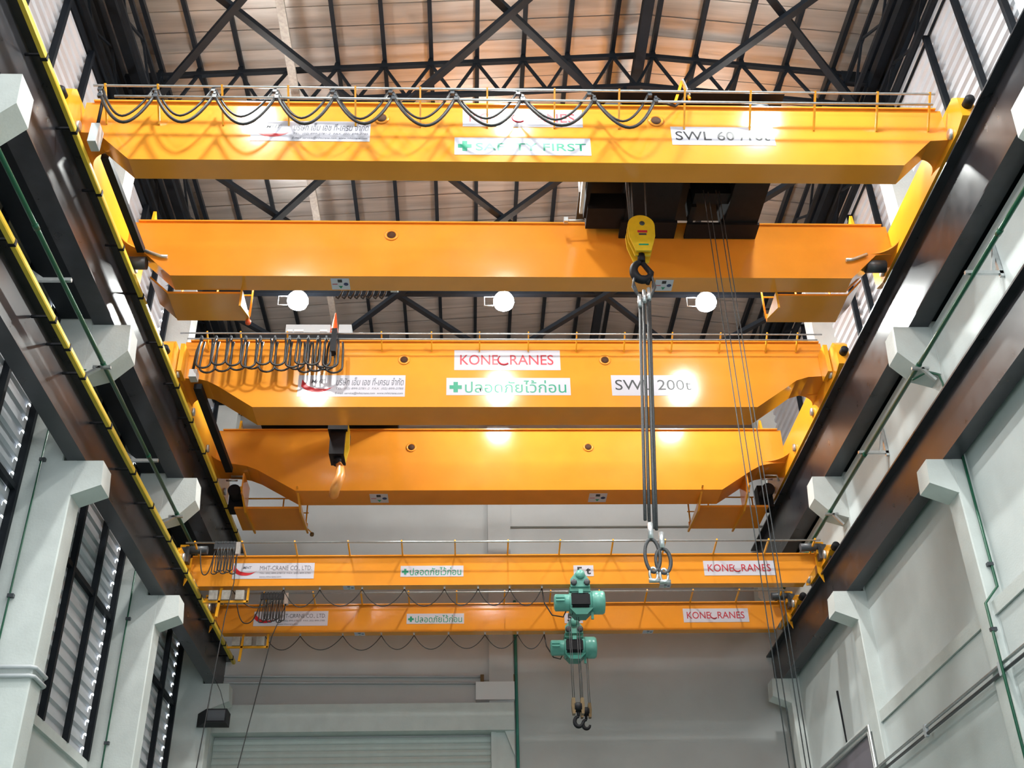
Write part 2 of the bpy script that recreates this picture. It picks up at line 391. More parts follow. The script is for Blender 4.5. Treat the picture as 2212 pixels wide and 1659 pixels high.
for yt, tn in zip(TRY, tnames):
    t = thing('roof_truss', tn, 'truss', (0.9, yt, 18.2), 'roof trusses')
    for xa, xb in ((-7.7, RIDGE), (RIDGE, 9.6)):
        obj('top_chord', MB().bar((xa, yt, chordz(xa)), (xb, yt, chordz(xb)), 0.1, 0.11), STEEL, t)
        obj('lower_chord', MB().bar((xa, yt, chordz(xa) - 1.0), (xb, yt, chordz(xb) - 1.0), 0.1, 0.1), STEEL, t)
    nodes = [-7.6] + [-6.95, -6.1, -5.18, -4.1] + [p for p in PURX if p > -3.1]
    src = None
    for i in range(len(nodes) - 1):
        a, b = nodes[i], nodes[i + 1]; mid = (a + b) / 2
        for q in (a, b):
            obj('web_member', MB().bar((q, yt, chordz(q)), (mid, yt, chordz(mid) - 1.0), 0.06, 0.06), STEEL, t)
        gz = chordz(b)
        obj('gusset', MB().prism([(b - 0.09, gz - 0.09), (b + 0.09, gz - 0.09), (b + 0.05, gz + 0.18), (b - 0.05, gz + 0.18)], yt - 0.02, yt + 0.02), STEEL, t)
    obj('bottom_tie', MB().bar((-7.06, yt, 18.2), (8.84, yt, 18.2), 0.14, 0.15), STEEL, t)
    for xa, xb in ((-7.7, -6.9), (8.55, 9.6)):
        obj('end_plate', MB().prism([(xa, chordz(xa) - 0.3), (xb, chordz(xb) - 0.3), (xb, chordz(xb) + 0.05), (xa, chordz(xa) + 0.05)], yt - 0.07, yt + 0.07), STEEL, t)
    for x in (-7.06, -2.0, 3.5, 8.84):
        obj('hanger', MB().bar((x, yt, 18.2), (x, yt, chordz(x) - 1.0), 0.07, 0.07), STEEL, t)
BN = [-7.3, -2.0, 3.5, 8.95]
for bay, (ya, yb) in zip(('at the top edge', 'between the nearest girders', 'above the three lamps'), zip(TRY[:-1], TRY[1:])):
    for cell, (xa, xb) in zip(('left', 'middle', 'right'), zip(BN[:-1], BN[1:])):
        for k, (p, q) in enumerate((((xa, ya), (xb, yb)), ((xb, ya), (xa, yb)))):
            z = 18.2 + (0.0 if k == 0 else -0.13)
            o = obj('roof_brace', MB().bar((p[0], p[1], z), (q[0], q[1], z), 0.14, 0.12), STEEL, at=((xa + xb) / 2, (ya + yb) / 2, z))
            tag(o, 'black roof brace in the %s cross %s, running away to the %s' % (cell, bay, 'right' if k == 0 else 'left'), 'brace', 'diagonal roof braces')
# lattice girders along the eaves
def lattice(x, za, zb, label):
    t = thing('eave_girder', label, 'girder', (x, 18, za), 'lattice girders along the eaves')
    obj('chord', MB().bar((x, 5, za), (x, 30.9, za), 0.09, 0.09), STEEL, t)
    obj('chord', MB().bar((x, 5, zb), (x, 30.9, zb), 0.09, 0.09), STEEL, t)
    y = 5.5; k = 0; mb = None; a = b = None
    while y < 30:
        z1, z2 = (za, zb) if k % 2 == 0 else (zb, za)
        if k == 0: a = obj('lattice_bar', MB().bar((x, y, z1), (x, y + 1.0, z2), 0.05, 0.05), STEEL, t, at=(x, y, za))
        elif k == 1: b = obj('lattice_bar', MB().bar((x, y, z1), (x, y + 1.0, z2), 0.05, 0.05), STEEL, t, at=(x, y - 1, za))
        else: inst(a if k % 2 == 0 else b, t, (0, (k // 2) * 2.0, 0))
        y += 1.0; k += 1
lattice(-6.98, 18.75, 19.35, 'black lattice girder running lengthwise above the left columns')
lattice(-7.6, 18.45, 19.1, 'black lattice girder against the top of the left cladding')
lattice(8.62, 18.95, 19.65, 'black lattice girder running lengthwise above the right columns')
lattice(9.14, 18.25, 18.85, 'black lattice girder against the top of the right cladding')
for x, z, lb in ((-7.35, 19.3, 'left'), (9.2, 19.6, 'right')):
    o = obj('eave_beam', MB().box(x - 0.1, x + 0.1, 5, 30.9, z - 0.15, z + 0.1), STEEL, at=(x, 18, z))
    tag(o, 'dark lengthwise beam under the roof edge beside the %s cladding' % lb, 'beam')

# ------------------------------------------------------------------ lamps
LX = [-4.41, 0.87, 6.13]
def lamp(x, y, z, label, group, power):
    t = thing('high_bay_lamp', label, 'lamp', (x, y, z), group)
    obj('housing', MB().lathe([(0.2, 0.2), (0.16, 0.27), (0.11, 0.32), (0.1, 0.5), (0.04, 0.52)], (x, y, z), 'z', 20), GALV, t)
    obj('globe', MB().lathe([(0.03, -0.22), (0.14, -0.2), (0.23, -0.13), (0.27, -0.02), (0.26, 0.08), (0.22, 0.16), (0.18, 0.2), (0.02, 0.2)], (x, y, z), 'z', 20), LENS, t)
    obj('side_frame', MB().tube([(x - 0.24, y, z + 0.16), (x - 0.5, y, z + 0.16), (x - 0.5, y, z - 0.12), (x - 0.26, y, z - 0.12)], 0.013, 6), GREYB, t)
    obj('hanger_arm', MB().tube([(x, y, z + 0.5), (x, y, z + 0.62), (x, y + 0.2, z + 0.7), (x, y + 0.45, z + 0.7)], 0.02, 8), STEEL, t)
    L = D.lights.new('lamp_light', 'AREA'); L.shape = 'DISK'; L.size = 0.36; L.energy = power; L.color = LAMP_COL; L.spread = math.radians(170)
    lo = D.objects.new('lamp_light', L); COL.objects.link(lo); lo.parent = t; lo.location = (0, 0, -0.24)
for y in (-0.9, 5.1, 11.65, 17.25, 23.3):
    for i, x in enumerate(LX):
        if y == 23.3:
            lamp(x, y, 17.5, '%s of the three glowing high-bay lamps seen between the large cranes' % ('leftmost', 'middle', 'rightmost')[i], 'glowing lamps between the cranes', LAMP_W)
        else:
            lamp(x, y, 17.5, 'white high-bay lamp hanging from a roof truss nearer than the picture shows', 'lamps above and behind the view', LAMP_W)

# ================================================================== CRANES
def sign(crane, x0, x1, z0, z1, y, parts, border=None):
    s = obj('sign_plate', MB().box(x0, x1, y - 0.006, y - 0.001, z0, z1), SIGNW, crane, 'white rectangular sticker sign')
    for mbv, mt, nm in parts:
        if mbv.f: obj(nm, mbv, mt, s)
    return s
def cross_mb(cx, cz, r, y, w=0.36):
    a = r * w
    return MB().add([(cx - r, y, cz - a), (cx - a, y, cz - a), (cx - a, y, cz - r), (cx + a, y, cz - r), (cx + a, y, cz - a), (cx + r, y, cz - a), (cx + r, y, cz + a), (cx + a, y, cz + a), (cx + a, y, cz + r), (cx - a, y, cz + r), (cx - a, y, cz + a), (cx - r, y, cz + a)], [tuple(range(12))])
def swoosh_mb(x0, x1, z0, z1, y):
    # red crescent: hook on the left, tapering up to the right
    n = 24; up_, lo_ = [], []
    for i in range(n + 1):
        t = i / n; x = x0 + (x1 - x0) * t
        c = (2 * t - 1) ** 2
        zl = z0 + (z1 - z0) * 0.75 * c ** 1.2
        th = (z1 - z0) * (0.52 * (1 - t) ** 0.55 + 0.14) * (1 - t ** 6)
        lo_.append((x, y, zl)); up_.append((x + (x1 - x0) * 0.02, y, zl + th + (0.25 * (z1 - z0) * max(0, 0.25 - t) * 4 if t < 0.25 else 0)))
    vs = lo_ + up_; k = n + 1
    return MB().add(vs, [(i, i + 1, k + i + 1, k + i) for i in range(n)])
def brand_sign(crane, x0, x1, z0, z1, y):
    w, h = x1 - x0, z1 - z0; yt = y - 0.009
    a, b = x0 + w * 0.055, x0 + w * 0.935; lo, hi = z0 + h * 0.26, z0 + h * 0.76
    span = b - a
    return sign(crane, x0, x1, z0, z1, y, [
        (text_mb('KONE', a, a + span * 0.405, lo, hi, yt, 0.004), INKR, 'lettering'),
        (MB().tube([(a + span * (0.468 + 0.062 * math.cos(t)) , yt, (lo + hi) / 2 + (hi - lo) * 0.48 * math.sin(t)) for t in [math.radians(130 + 8 * i) for i in range(24)]], [h * 0.022 + h * 0.022 * min(1, 2.0 * (i / 23)) for i in range(24)], 6), INKR, 'lettering'),
        (text_mb('RANES', a + span * 0.535, b, lo, hi, yt, 0.004), INKR, 'lettering')])
def firm_sign_thai(crane, x0, x1, z0, z1, y):
    w, h = x1 - x0, z1 - z0; yt = y - 0.009
    return sign(crane, x0, x1, z0, z1, y, [
        (swoosh_mb(x0 + w * .03, x0 + w * .33, z0 + h * .2, z0 + h * .56, yt), INKRED2, 'logo'),
        (text_mb('MHT', x0 + w * .12, x0 + w * .25, z0 + h * .62, z0 + h * .8, yt, 0.01, shear=0.3), INKGR, 'lettering'),
        (text_mb('บริษัท เอ็ม เอช ที-เครน จำกัด', x0 + w * .355, x0 + w * .985, z0 + h * .52, z0 + h * .9, yt, 0.008, shear=0.2), INKGR, 'lettering'),
        (text_mb('TEL. (02) 899-2781-2  FAX. (02) 899-2785', x0 + w * .355, x0 + w * .985, z0 + h * .3, z0 + h * .42, yt, 0.0, shear=0.2), INKGR, 'lettering'),
        (text_mb('E-mail: service@mhtcrane.com  www.mhtcrane.com', x0 + w * .35, x0 + w * .98, z0 + h * .08, z0 + h * .21, yt, 0.01, shear=0.2), INKGR, 'lettering')])
def firm_sign_latin(crane, x0, x1, z0, z1, y):
    w, h = x1 - x0, z1 - z0; yt = y - 0.009
    return sign(crane, x0, x1, z0, z1, y, [
        (swoosh_mb(x0 - w * .0 + .01, x0 + w * .29, z0 + h * .2, z0 + h * .6, yt), INKRED2, 'logo'),
        (text_mb('MHT', x0 + w * .12, x0 + w * .23, z0 + h * .62, z0 + h * .8, yt, 0.01, shear=0.3), INKGR, 'lettering'),
        (text_mb('MHT-CRANE CO., LTD.', x0 + w * .33, x0 + w * .97, z0 + h * .5, z0 + h * .82, yt, -0.004), INKGR, 'lettering'),
        (text_mb('TEL. (02) 899-2781-2  FAX. (02) 899-2785', x0 + w * .33, x0 + w * .96, z0 + h * .27, z0 + h * .4, yt), INKGR, 'lettering'),
        (text_mb('www.mhtcrane.com', x0 + w * .33, x0 + w * .6, z0 + h * .07, z0 + h * .18, yt), INKGR, 'lettering')])
THAI = 'ปลอดภัยไว้ก่อน'
def safety_sign(crane, x0, x1, z0, z1, y, body):
    w, h = x1 - x0, z1 - z0; yt = y - 0.009
    if body == THAI: ta, tb, za, zb = x0 + w * .15, x0 + w * .965, z0 + h * .14, z0 + h * .86
    else: ta, tb, za, zb = x0 + w * .155, x0 + w * .965, z0 + h * .25, z0 + h * .68
    cz = z0 + h * (.46 if body == THAI else .5)
    return sign(crane, x0, x1, z0, z1, y, [(cross_mb(x0 + w * .075, cz, min(h * .3, w * .05), yt), INKG, 'green_cross'), (text_mb(body, ta, tb, za, zb, yt, 0.004), INKG, 'lettering')])
def swl_sign(crane, x0, x1, z0, z1, y, body, bold=0.0, pad=(.05, .95, .26, .76)):
    w, h = x1 - x0, z1 - z0
    return sign(crane, x0, x1, z0, z1, y, [(text_mb(body, x0 + w * pad[0], x0 + w * pad[1], z0 + h * pad[2], z0 + h * pad[3], y - 0.009, bold), INKK, 'lettering')])
def symbol_sticker(crane, x0, x1, y0, y1, z):
    """sticker on the underside with the four direction marks"""
    w, d = x1 - x0, y1 - y0
    s = obj('direction_sticker', MB().box(x0, x1, y0, y1, z - 0.006, z - 0.001), SIGNW, crane, 'small white sticker with direction marks under the girder')
    zt = z - 0.009; cx, cyy = (x0 + x1) / 2, (y0 + y1) / 2
    def fl(pts): return MB().add([(a, b, zt) for a, b in pts], [tuple(range(len(pts)))[::-1]])
    obj('black_square', fl([(cx - w * .13, y0 + d * .08), (cx + w * .11, y0 + d * .08), (cx + w * .11, y0 + d * .34), (cx - w * .13, y0 + d * .34)]), INKK, s)
    obj('blue_disc', fl([(x0 + w * .8 + w * .13 * math.cos(t), cyy + d * .14 * math.sin(t)) for t in [i * math.pi / 8 for i in range(16)]]), INKB, s)
    obj('red_bar', fl([(x0 + w * .06, cyy - d * .03), (x0 + w * .34, cyy - d * .03), (x0 + w * .34, cyy + d * .03), (x0 + w * .06, cyy + d * .03)]), INKR, s)
    obj('green_triangle', fl([(cx - w * .12, y0 + d * .66), (cx + w * .12, y0 + d * .66), (cx, y0 + d * .9)]), INKG, s)
def porthole(crane, x, z, y):
    r = obj('porthole', MB().lathe([(0.14, 0.0), (0.14, -0.02), (0.105, -0.025), (0.09, -0.012), (0.09, 0.0)], (x, y, z), 'y', 20), YEL, crane)
    obj('hole', MB().lathe([(0.001, -0.013), (0.088, -0.013), (0.088, -0.011), (0.001, -0.011)], (x, y, z), 'y', 20), HOLE, r)
def girder(crane, poly, y0, y1, ztop, xa, xb, ov=0.05):
    g = obj('girder', MB().prism(poly, y0, y1, 'y'), YEL, crane)
    obj('top_flange', MB().box(xa, xb, y0 - ov, y1 + ov, ztop, ztop + 0.03), YEL, g)
    return g
def end_carriage(crane, xc, ya, yb, z0, z1, w, wheels, rwheel, railz, inner):
    c = obj('end_carriage', MB().prism([(ya, z0 + 0.1), (ya + 0.35, z0), (yb - 0.35, z0), (yb, z0 + 0.1), (yb, z1 - 0.15), (yb - 0.15, z1), (ya + 0.15, z1), (ya, z1 - 0.15)], xc - w / 2, xc + w / 2, 'x'), YEL2, crane)
    for wy in wheels:
        obj('wheel', MB().lathe([(rwheel * .5, -0.07), (rwheel * 1.12, -0.07), (rwheel * 1.12, -0.045), (rwheel, -0.04), (rwheel, 0.04), (rwheel * 1.12, 0.045), (rwheel * 1.12, 0.07), (rwheel * .5, 0.07)], (xc, wy, railz + rwheel), 'x', 18), DKGREY, c)
        s = inner
        obj('axle_cap', MB().lathe([(0.1, -0.03), (0.1, 0.03), (0.05, 0.035)], (xc + s * (w / 2 + 0.02), wy, railz + rwheel + 0.05), 'x', 14), GALV, c)
    obj('buffer', MB().lathe([(0.09, 0), (0.09, -0.16), (0.06, -0.2)], (xc, ya, (z0 + z1) / 2), 'y', 14), BLACK, c)
    return c
def fillet(crane, xg, yg, sx, sy_, z, r=0.45):
    """curved corner plate between a girder face and an end carriage"""
    pts = [(xg, yg)] + [(xg - sx * (r - r * math.sin(t)), yg + sy_ * (r - r * math.cos(t))) for t in [i * math.pi / 16 for i in range(9)]]
    obj('corner_plate', MB().prism(pts, z, z + 0.03, 'z'), YEL, crane)
def festoon_brackets(crane, xs, yface, zface, yr, zr, w=0.05):
    for x in xs:
        b = obj('rail_bracket', MB().bar((x, yface, zface), (x, yr - 0.02, zr + 0.06), w, 0.03, (1, 0, 0)), YEL2, crane)
def frail(crane, xa, xb, y, z, r=0.022): return obj('festoon_rail', MB().tube([(xa, y, z), (xb, y, z)], r, 8), GALV, crane)
def drape(xa, xb, y, ztop, zlow, n=17, p=2.2, skew=0.0):
    pts = []
    for i in range(n):
        t = i / (n - 1); u = abs(2 * t - 1) ** p
        pts.append((xa + (xb - xa) * t + skew * math.sin(math.pi * t), y, zlow + (ztop - zlow) * u))
    return pts
def loop_drop(x, dx, y, ztop, zlow):
    """tight hanging loop: straight legs and a round bottom"""
    r = dx / 2; pts = [(x, y, ztop)]
    pts += [(x - 0.02, y, ztop - 0.25 * (ztop - zlow))]
    for i in range(9):
        t = math.pi + math.pi * i / 8
        pts.append((x + r + (r + 0.03) * math.cos(t), y, zlow + r + r * math.sin(t)))
    pts += [(x + dx + 0.02, y, ztop - 0.25 * (ztop - zlow)), (x + dx, y, ztop)]
    return pts
def clip(t, x, y, z, h=0.1):
    return obj('cable_trolley', MB().box(x - 0.035, x + 0.035, y - 0.03, y + 0.03, z - h, z - 0.02).box(x - 0.02, x + 0.02, y - 0.04, y + 0.04, z - 0.02, z + 0.03), DKGREY, t)

# ---- crane A: 60/10 t, girders at Y 14.22 and 17.4
A = thing('overhead_crane', 'nearest large yellow double-girder crane, marked SWL 60/10t and SAFETY FIRST', 'crane', (0.9, 15.9, 14.1), 'large yellow overhead cranes')
pA = [(-6.74, 15.02), (-6.74, 14.3), (-6.42, 14.28), (-5.80, 13.68), (7.56, 13.68), (8.15, 14.27), (8.5, 14.3), (8.5, 15.02)]
girder(A, pA, 14.22, 14.7, 15.02, -6.6, 8.4)
girder(A, pA, 17.4, 17.86, 15.02, -6.6, 8.4)
end_carriage(A, -6.87, 13.6, 18.5, 14.17, 14.85, 0.26, (14.1, 18.0), 0.2, 14.07, 1)
end_carriage(A, 8.63, 13.6, 18.5, 14.17, 14.85, 0.26, (14.1, 18.0), 0.2, 14.07, -1)
for yy, s in ((14.7, 1), (17.4, -1)):
    fillet(A, -6.74, yy, -1, s, 14.3); fillet(A, 8.5, yy, 1, s, 14.3)
for x in (-1.56, 3.3): porthole(A, x, 14.7, 14.22)
porthole(A, -1.57, 14.72, 17.4)
festoon_brackets(A, [-6.3, -5.4, -4.3, -3.16, -2.0, -0.87, 0.3, 1.48, 2.62, 3.78, 4.95, 6.1, 7.22, 8.16], 14.22, 14.5, 13.8, 14.97)
frail(A, -6.5, 8.25, 13.8, 15.0); frail(A, -6.1, 8.15, 13.8, 14.74)
brand_sign(A, -0.13, 1.99, 14.52, 14.95, 14.22)
firm_sign_thai(A, -3.8, -1.74, 14.13, 14.61, 14.22)
safety_sign(A, -0.27, 2.1, 13.84, 14.25, 14.22, 'SAFETY FIRST')
swl_sign(A, 3.54, 5.37, 14.12, 14.56, 14.22, 'SWL 60 /10t', 0.005, (.04, .95, .25, .74))
for x in (-2.72, 3.66): symbol_sticker(A, x, x + 0.36, 17.47, 17.82, 13.68)
obj('cable_tray', MB().box(-6.5, -6.36, 14.75, 17.35, 14.2, 14.32), STEEL, A)
obj('collector_box', MB().box(-6.42, -6.28, 13.9, 14.15, 13.78, 14.2), GREYB, A)
obj('drop_pipe', MB().tube([(-6.33, 13.9, 14.95), (-6.33, 13.95, 14.2)], 0.03, 8), BLACK, A)
for x, s in ((-6.35, -1), (7.85, 1)):
    obj('end_stop', MB().prism([(17.42, 15.05), (17.8, 15.05), (17.45, 15.35)], x - 0.03, x + 0.03, 'x'), YEL2, A)
for x0, x1, ex in ((-5.95, -4.5, -6.35), (6.15, 7.6, 7.95)):
    pf = obj('platform', MB().box(x0, x1, 17.9, 18.8, 13.62, 13.67).prism([(x0 if ex < 0 else x1, 13.62), (ex, 14.0), (ex, 14.05), (x0 if ex < 0 else x1, 13.67)], 17.9, 18.75, 'y').box(x0, x1, 18.76, 18.8, 13.67, 13.8), YEL, A)
    obj('platform_knee', MB().prism([(17.86, 13.68), (18.7, 13.62), (17.86, 13.3)], (x1 if ex < 0 else x0) - 0.02, (x1 if ex < 0 else x0) + 0.02, 'x'), YEL2, pf)
    for xr in (x0, (x0 + x1) / 2, x1):
        obj('railing_post', MB().tube([(xr, 18.78, 13.7), (xr, 18.78, 14.75)], 0.022, 8), YEL2, pf)
    obj('handrail', MB().tube([(x0, 18.78, 14.75), (x1, 18.78, 14.75)], 0.022, 8).tube([(x0, 18.78, 14.25), (x1, 18.78, 14.25)], 0.018, 8), YEL2, pf)
    obj('drive_motor', MB().cyl((ex, 17.55, 14.1), (ex - 0.4 * (1 if ex < 0 else -1), 17.55, 14.1), 0.13, 14), DKGREY, pf)
    obj('motor_guard', MB().tube([(ex, 17.35, 14.25), (ex + (0.3 if ex < 0 else -0.3), 17.35, 14.12), (ex + (0.45 if ex < 0 else -0.45), 17.35, 14.1)], 0.035, 8), GALV, pf)

# festoon on crane A: two cables, each in long swags
fa = thing('festoon_cable', 'pair of black flat cables hanging in long swags across the nearest crane', 'cable', (-1.3, 13.8, 14.2))
hx = [-6.3, -5.36, -4.36, -3.3, -2.3, -1.3, -0.22, 0.93, 2.18, 3.25]
for i in range(len(hx) - 1):
    a, b = hx[i], hx[i + 1]
    obj('cable_loop', MB().tube(drape(a, b - 0.05, 13.74, 14.68, 14.06 + 0.02 * math.sin(i * 2.1), p=1.9, skew=0.03), 0.03, 6), CABLE, fa)
    obj('cable_loop', MB().tube(drape(a - 0.04, b - 0.12, 13.84, 14.95, 14.31 + 0.02 * math.sin(i * 1.3), p=1.8), 0.023, 6), CABLE, fa)
for x in hx:
    clip(fa, x - 0.02, 13.74, 14.75, 0.1); clip(fa, x - 0.09, 13.84, 15.0, 0.09)
obj('cable_tail', MB().tube([(3.25, 13.84, 14.9), (3.4, 13.9, 14.82), (3.62, 14.0, 14.84), (3.8, 14.1, 15.1), (3.98, 14.2, 15.5)], 0.025, 6), CABLE, fa)

# ---- trolley of crane A
TA = thing('hoist_trolley', 'black hoist trolley hanging between the girders of the nearest crane', 'trolley', (4.0, 16.0, 15.06))
obj('side_frame', MB().box(3.05, 4.05, 15.0, 17.36, 14.72, 15.5).box(2.98, 4.1, 16.9, 17.38, 14.66, 14.72), BLACK, TA)
obj('side_frame', MB().box(5.05, 5.72, 14.78, 17.36, 14.72, 15.5).box(4.3, 5.75, 16.95, 17.38, 14.66, 14.72).box(4.35, 5.05, 16.2, 16.5, 14.8, 15.3).box(4.32, 4.42, 16.5, 17.0, 14.72, 15.2), BLACK, TA)
obj('cross_beam', MB().box(4.05, 5.05, 15.35, 15.6, 14.85, 15.15), BLACK, TA)
obj('cross_beam', MB().box(2.3, 3.05, 16.6, 17.2, 14.75, 15.15), BLACK, TA)
obj('rope_drum', MB().lathe([(0.5, 0), (0.5, 0.03), (0.42, 0.04), (0.42, 0.62), (0.5, 0.63), (0.5, 0.66)], (2.4, 15.6, 15.3), 'x', 28), DKGREY, TA)
obj('drum_plate', MB().box(2.25, 2.33, 14.8, 17.0, 14.85, 15.75), BLACK, TA)
obj('white_guard', MB().box(2.12, 2.22, 14.85, 16.4, 15.0, 15.3).prism([(15.0, 15.0), (16.2, 14.92), (16.7, 14.75), (16.7, 14.7), (15.0, 14.85)], 2.14, 2.2, 'x'), WHITEB, TA)
obj('limit_arm', MB().tube([(2.25, 17.0, 14.8), (1.92, 17.0, 14.78)], 0.02, 8).box(1.86, 1.94, 16.95, 17.05, 14.74, 14.84), GALV, TA)
obj('motor', MB().cyl((4.15, 15.0, 15.35), (5.0, 15.0, 15.35), 0.22, 18), DKGREY, TA)
obj('gearbox', MB().box(4.15, 4.6, 14.78, 15.3, 14.9, 15.5), DKGREY, TA)
obj('deck', MB().box(2.2, 5.75, 14.3, 17.8, 15.5, 15.56), BLACK, TA)
for x in (2.6, 5.3):
    for y in (14.46, 17.63):
        obj('wheel', MB().lathe([(0.1, -0.05), (0.18, -0.05), (0.18, 0.05), (0.1, 0.05)], (x, y, 15.24), 'y', 16), DKGREY, TA)
obj('control_box', MB().box(3.0, 3.5, 14.6, 15.0, 15.56, 15.9).box(4.1, 4.5, 14.6, 15.0, 15.56, 15.85), DKGREY, TA)
obj('cable_mast', MB().bar((3.72, 14.35, 15.3), (3.9, 14.35, 15.85), 0.06, 0.05).bar((3.9, 14.35, 15.85), (4.0, 14.35, 15.4), 0.05, 0.04), YEL2, TA)
obj('mast_clamp', MB().bar((3.91, 14.31, 15.86), (4.0, 14.31, 15.45), 0.06, 0.02), ALU, TA)

# ---- main hook block of crane A with slings
HB = thing('hook_block', 'yellow hook block hanging from the nearest crane, loaded with long slings', 'hook block', (3.15, 16.0, 13.0))
def plate(cx, ztop, y):
    pts = []
    for i in range(17):
        t = math.pi * i / 16; pts.append((cx + 0.25 * math.cos(t), ztop - 0.25 + 0.25 * math.sin(t)))
    pts += [(cx - 0.24, ztop - 0.5), (cx - 0.14, ztop - 0.84), (cx + 0.14, ztop - 0.84), (cx + 0.24, ztop - 0.5)]
    return MB().prism(pts, y - 0.02, y + 0.02, 'y')
for y in (15.86, 16.0, 16.2): obj('cheek_plate', plate(3.16, 13.92, y), HOOKY, HB)
for y in (15.93, 16.1): obj('sheave', MB().lathe([(0.1, -0.03), (0.2, -0.03), (0.17, 0), (0.2, 0.03), (0.1, 0.03)], (3.16, y, 13.66), 'y', 22), DKGREY, HB)
obj('pin', MB().lathe([(0.05, 0.4), (0.05, 0.0), (0.03, -0.01)], (3.18, 15.83, 13.72), 'y', 14), DKGREY, HB)
obj('rating_plate', MB().box(3.1, 3.24, 15.832, 15.838, 13.44, 13.48), DKGREY, HB, 'small dark rating plate')
obj('rating_plate', MB().box(3.08, 3.26, 15.832, 15.838, 13.5, 13.55), INKR, HB, 'small red rating plate')
obj('rating_plate', MB().box(3.08, 3.26, 15.832, 15.838, 13.2, 13.23), INKG, HB, 'small green rating plate')
obj('hook', MB().tube([(3.14, 16.02, 13.12), (3.13, 16.02, 12.95)], 0.07, 12).tube([(3.13 + 0.16 * math.cos(t), 16.02, 12.74 + 0.2 * math.sin(t)) for t in [math.radians(95 + 14 * i) for i in range(19)]], [0.05 + 0.035 * math.sin(math.pi * i / 18) for i in range(19)], 10).tube([(3.15, 16.02, 12.92), (3.28, 16.02, 12.7), (3.2, 16.02, 12.45)], [0.05, 0.06, 0.04], 10), BLACK, HB)
hr = thing('hoist_rope', 'dark wire ropes running from the trolley down to the yellow hook block', 'rope', (3.1, 15.9, 13.9))
for x0, x1, y0, y1 in ((2.86, 2.97, 15.3, 15.93), (2.95, 3.0, 15.5, 15.93), (3.3, 3.3, 15.6, 16.1), (3.05, 3.05, 15.6, 16.1)):
    obj('rope', MB().tube([(x0, y0, 15.2), (x1, y1, 13.66)], 0.016, 6), ROPE, hr)
SL = thing('wire_sling', 'long grey wire rope slings hanging far down from the yellow hook', 'sling', (2.95, 16.0, 9.5))
def leanx(x, z): return x - 0.062 * (12.4 - z)
for k, (dx, dy) in enumerate(((-0.05, 0.0), (0.02, 0.04), (0.09, -0.02), (0.13, 0.04))):
    x0 = 3.1 + dx
    zb = 7.75 if k < 2 else 7.6
    obj('rope', MB().tube([(leanx(x0, z), 16.02 + dy, z) for z in (12.1, 11.0, 9.5, 8.5, zb)], 0.027, 6), ROPE, SL)
for s in (-1, 1):
    obj('top_eye', MB().tube([(3.12 + s * 0.1, 15.98, 12.1), (3.12 + s * 0.2, 15.98, 12.35), (3.13 + s * 0.16, 16.0, 12.6), (3.13, 16.02, 12.62)], 0.024, 6), ROPE, SL)
    obj('top_eye', MB().tube([(3.14 + s * 0.05, 16.06, 12.1), (3.14 + s * 0.14, 16.06, 12.3), (3.13 + s * 0.18, 16.06, 12.55), (3.13, 16.06, 12.66)], 0.02, 6), ROPE, SL)
for dx, z in ((-0.09, 12.02), (0.0, 12.12), (0.09, 12.17)):
    obj('ferrule', MB().tube([(3.11 + dx, 15.97, z + 0.14), (3.1 + dx, 15.97, z - 0.12)], [0.034, 0.038], 10), ALU, SL)
for x, z, zb in ((2.83, 7.68, 6.86), (2.99, 7.52, 6.84)):
    obj('ferrule', MB().tube([(x, 15.99, z), (x - 0.01, 15.99, z - 0.27)], 0.045, 10), ALU, SL)
    zt = z - 0.27
    pts = [(x - 0.01 + 0.115 * math.sin(t) , 15.99, (zt + zb) / 2 + (zt - zb) / 2 * math.cos(t)) for t in [math.radians(12 * i) for i in range(31)]]
    obj('bottom_eye', MB().tube(pts, 0.03, 6), ROPE, SL)
    obj('shackle', MB().tube([(x - 0.02 + 0.06 * math.cos(t), 15.99, zb - 0.04 + 0.11 * math.sin(t)) for t in [math.radians(20 * i) for i in range(19)]], 0.022, 8).cyl((x - 0.1, 15.99, zb - 0.14), (x + 0.07, 15.99, zb - 0.14), 0.035, 10), GALV, SL)
# auxiliary falls
ax = thing('auxiliary_rope', 'thin vertical wire falls of the small hoist right of the slings', 'rope', (4.6, 16.0, 8))
for x, y in ((4.46, 16.0), (4.56, 16.05), (4.7, 16.0), (4.77, 16.03)):
    obj('rope', MB().tube([(x, y, 14.7), (x, y, 2.0)], 0.009, 5), ROPE, ax)

fa2 = thing('festoon_cable', 'small bunch of dark cable loops behind the second girder of the nearest crane', 'cable', (-2.1, 18.2, 13.8))
for i in range(8):
    x = -2.62 + 0.125 * i
    obj('cable_loop', MB().tube([(x + 0.06, 18.2, 13.98), (x + 0.03, 18.2, 13.84), (x - 0.03, 18.2, 13.74), (x - 0.07, 18.2, 13.78)], 0.022, 6), CABLE, fa2)
obj('cable_rail', MB().tube([(-2.7, 18.2, 13.98), (-1.3, 18.2, 13.98)], 0.02, 8).box(-1.6, -1.45, 17.86, 18.2, 13.9, 13.97).box(-2.5, -2.4, 17.86, 18.2, 13.94, 14.0), GALV, fa2)
for x_, y_, z_, par_ in ((-4.52, 18.8, 13.58, A),):
    lb_ = obj('warning_lamp', MB().lathe([(0.01, -0.06), (0.05, -0.04), (0.06, 0.0), (0.05, 0.05), (0.01, 0.06)], (x_, y_, z_), 'z', 12), REDO, par_)
    obj('lamp_chain', MB().tube([(x_, y_, z_ + 0.05), (x_ - 0.03, y_, z_ + 0.3)], 0.012, 6), GALV, lb_)
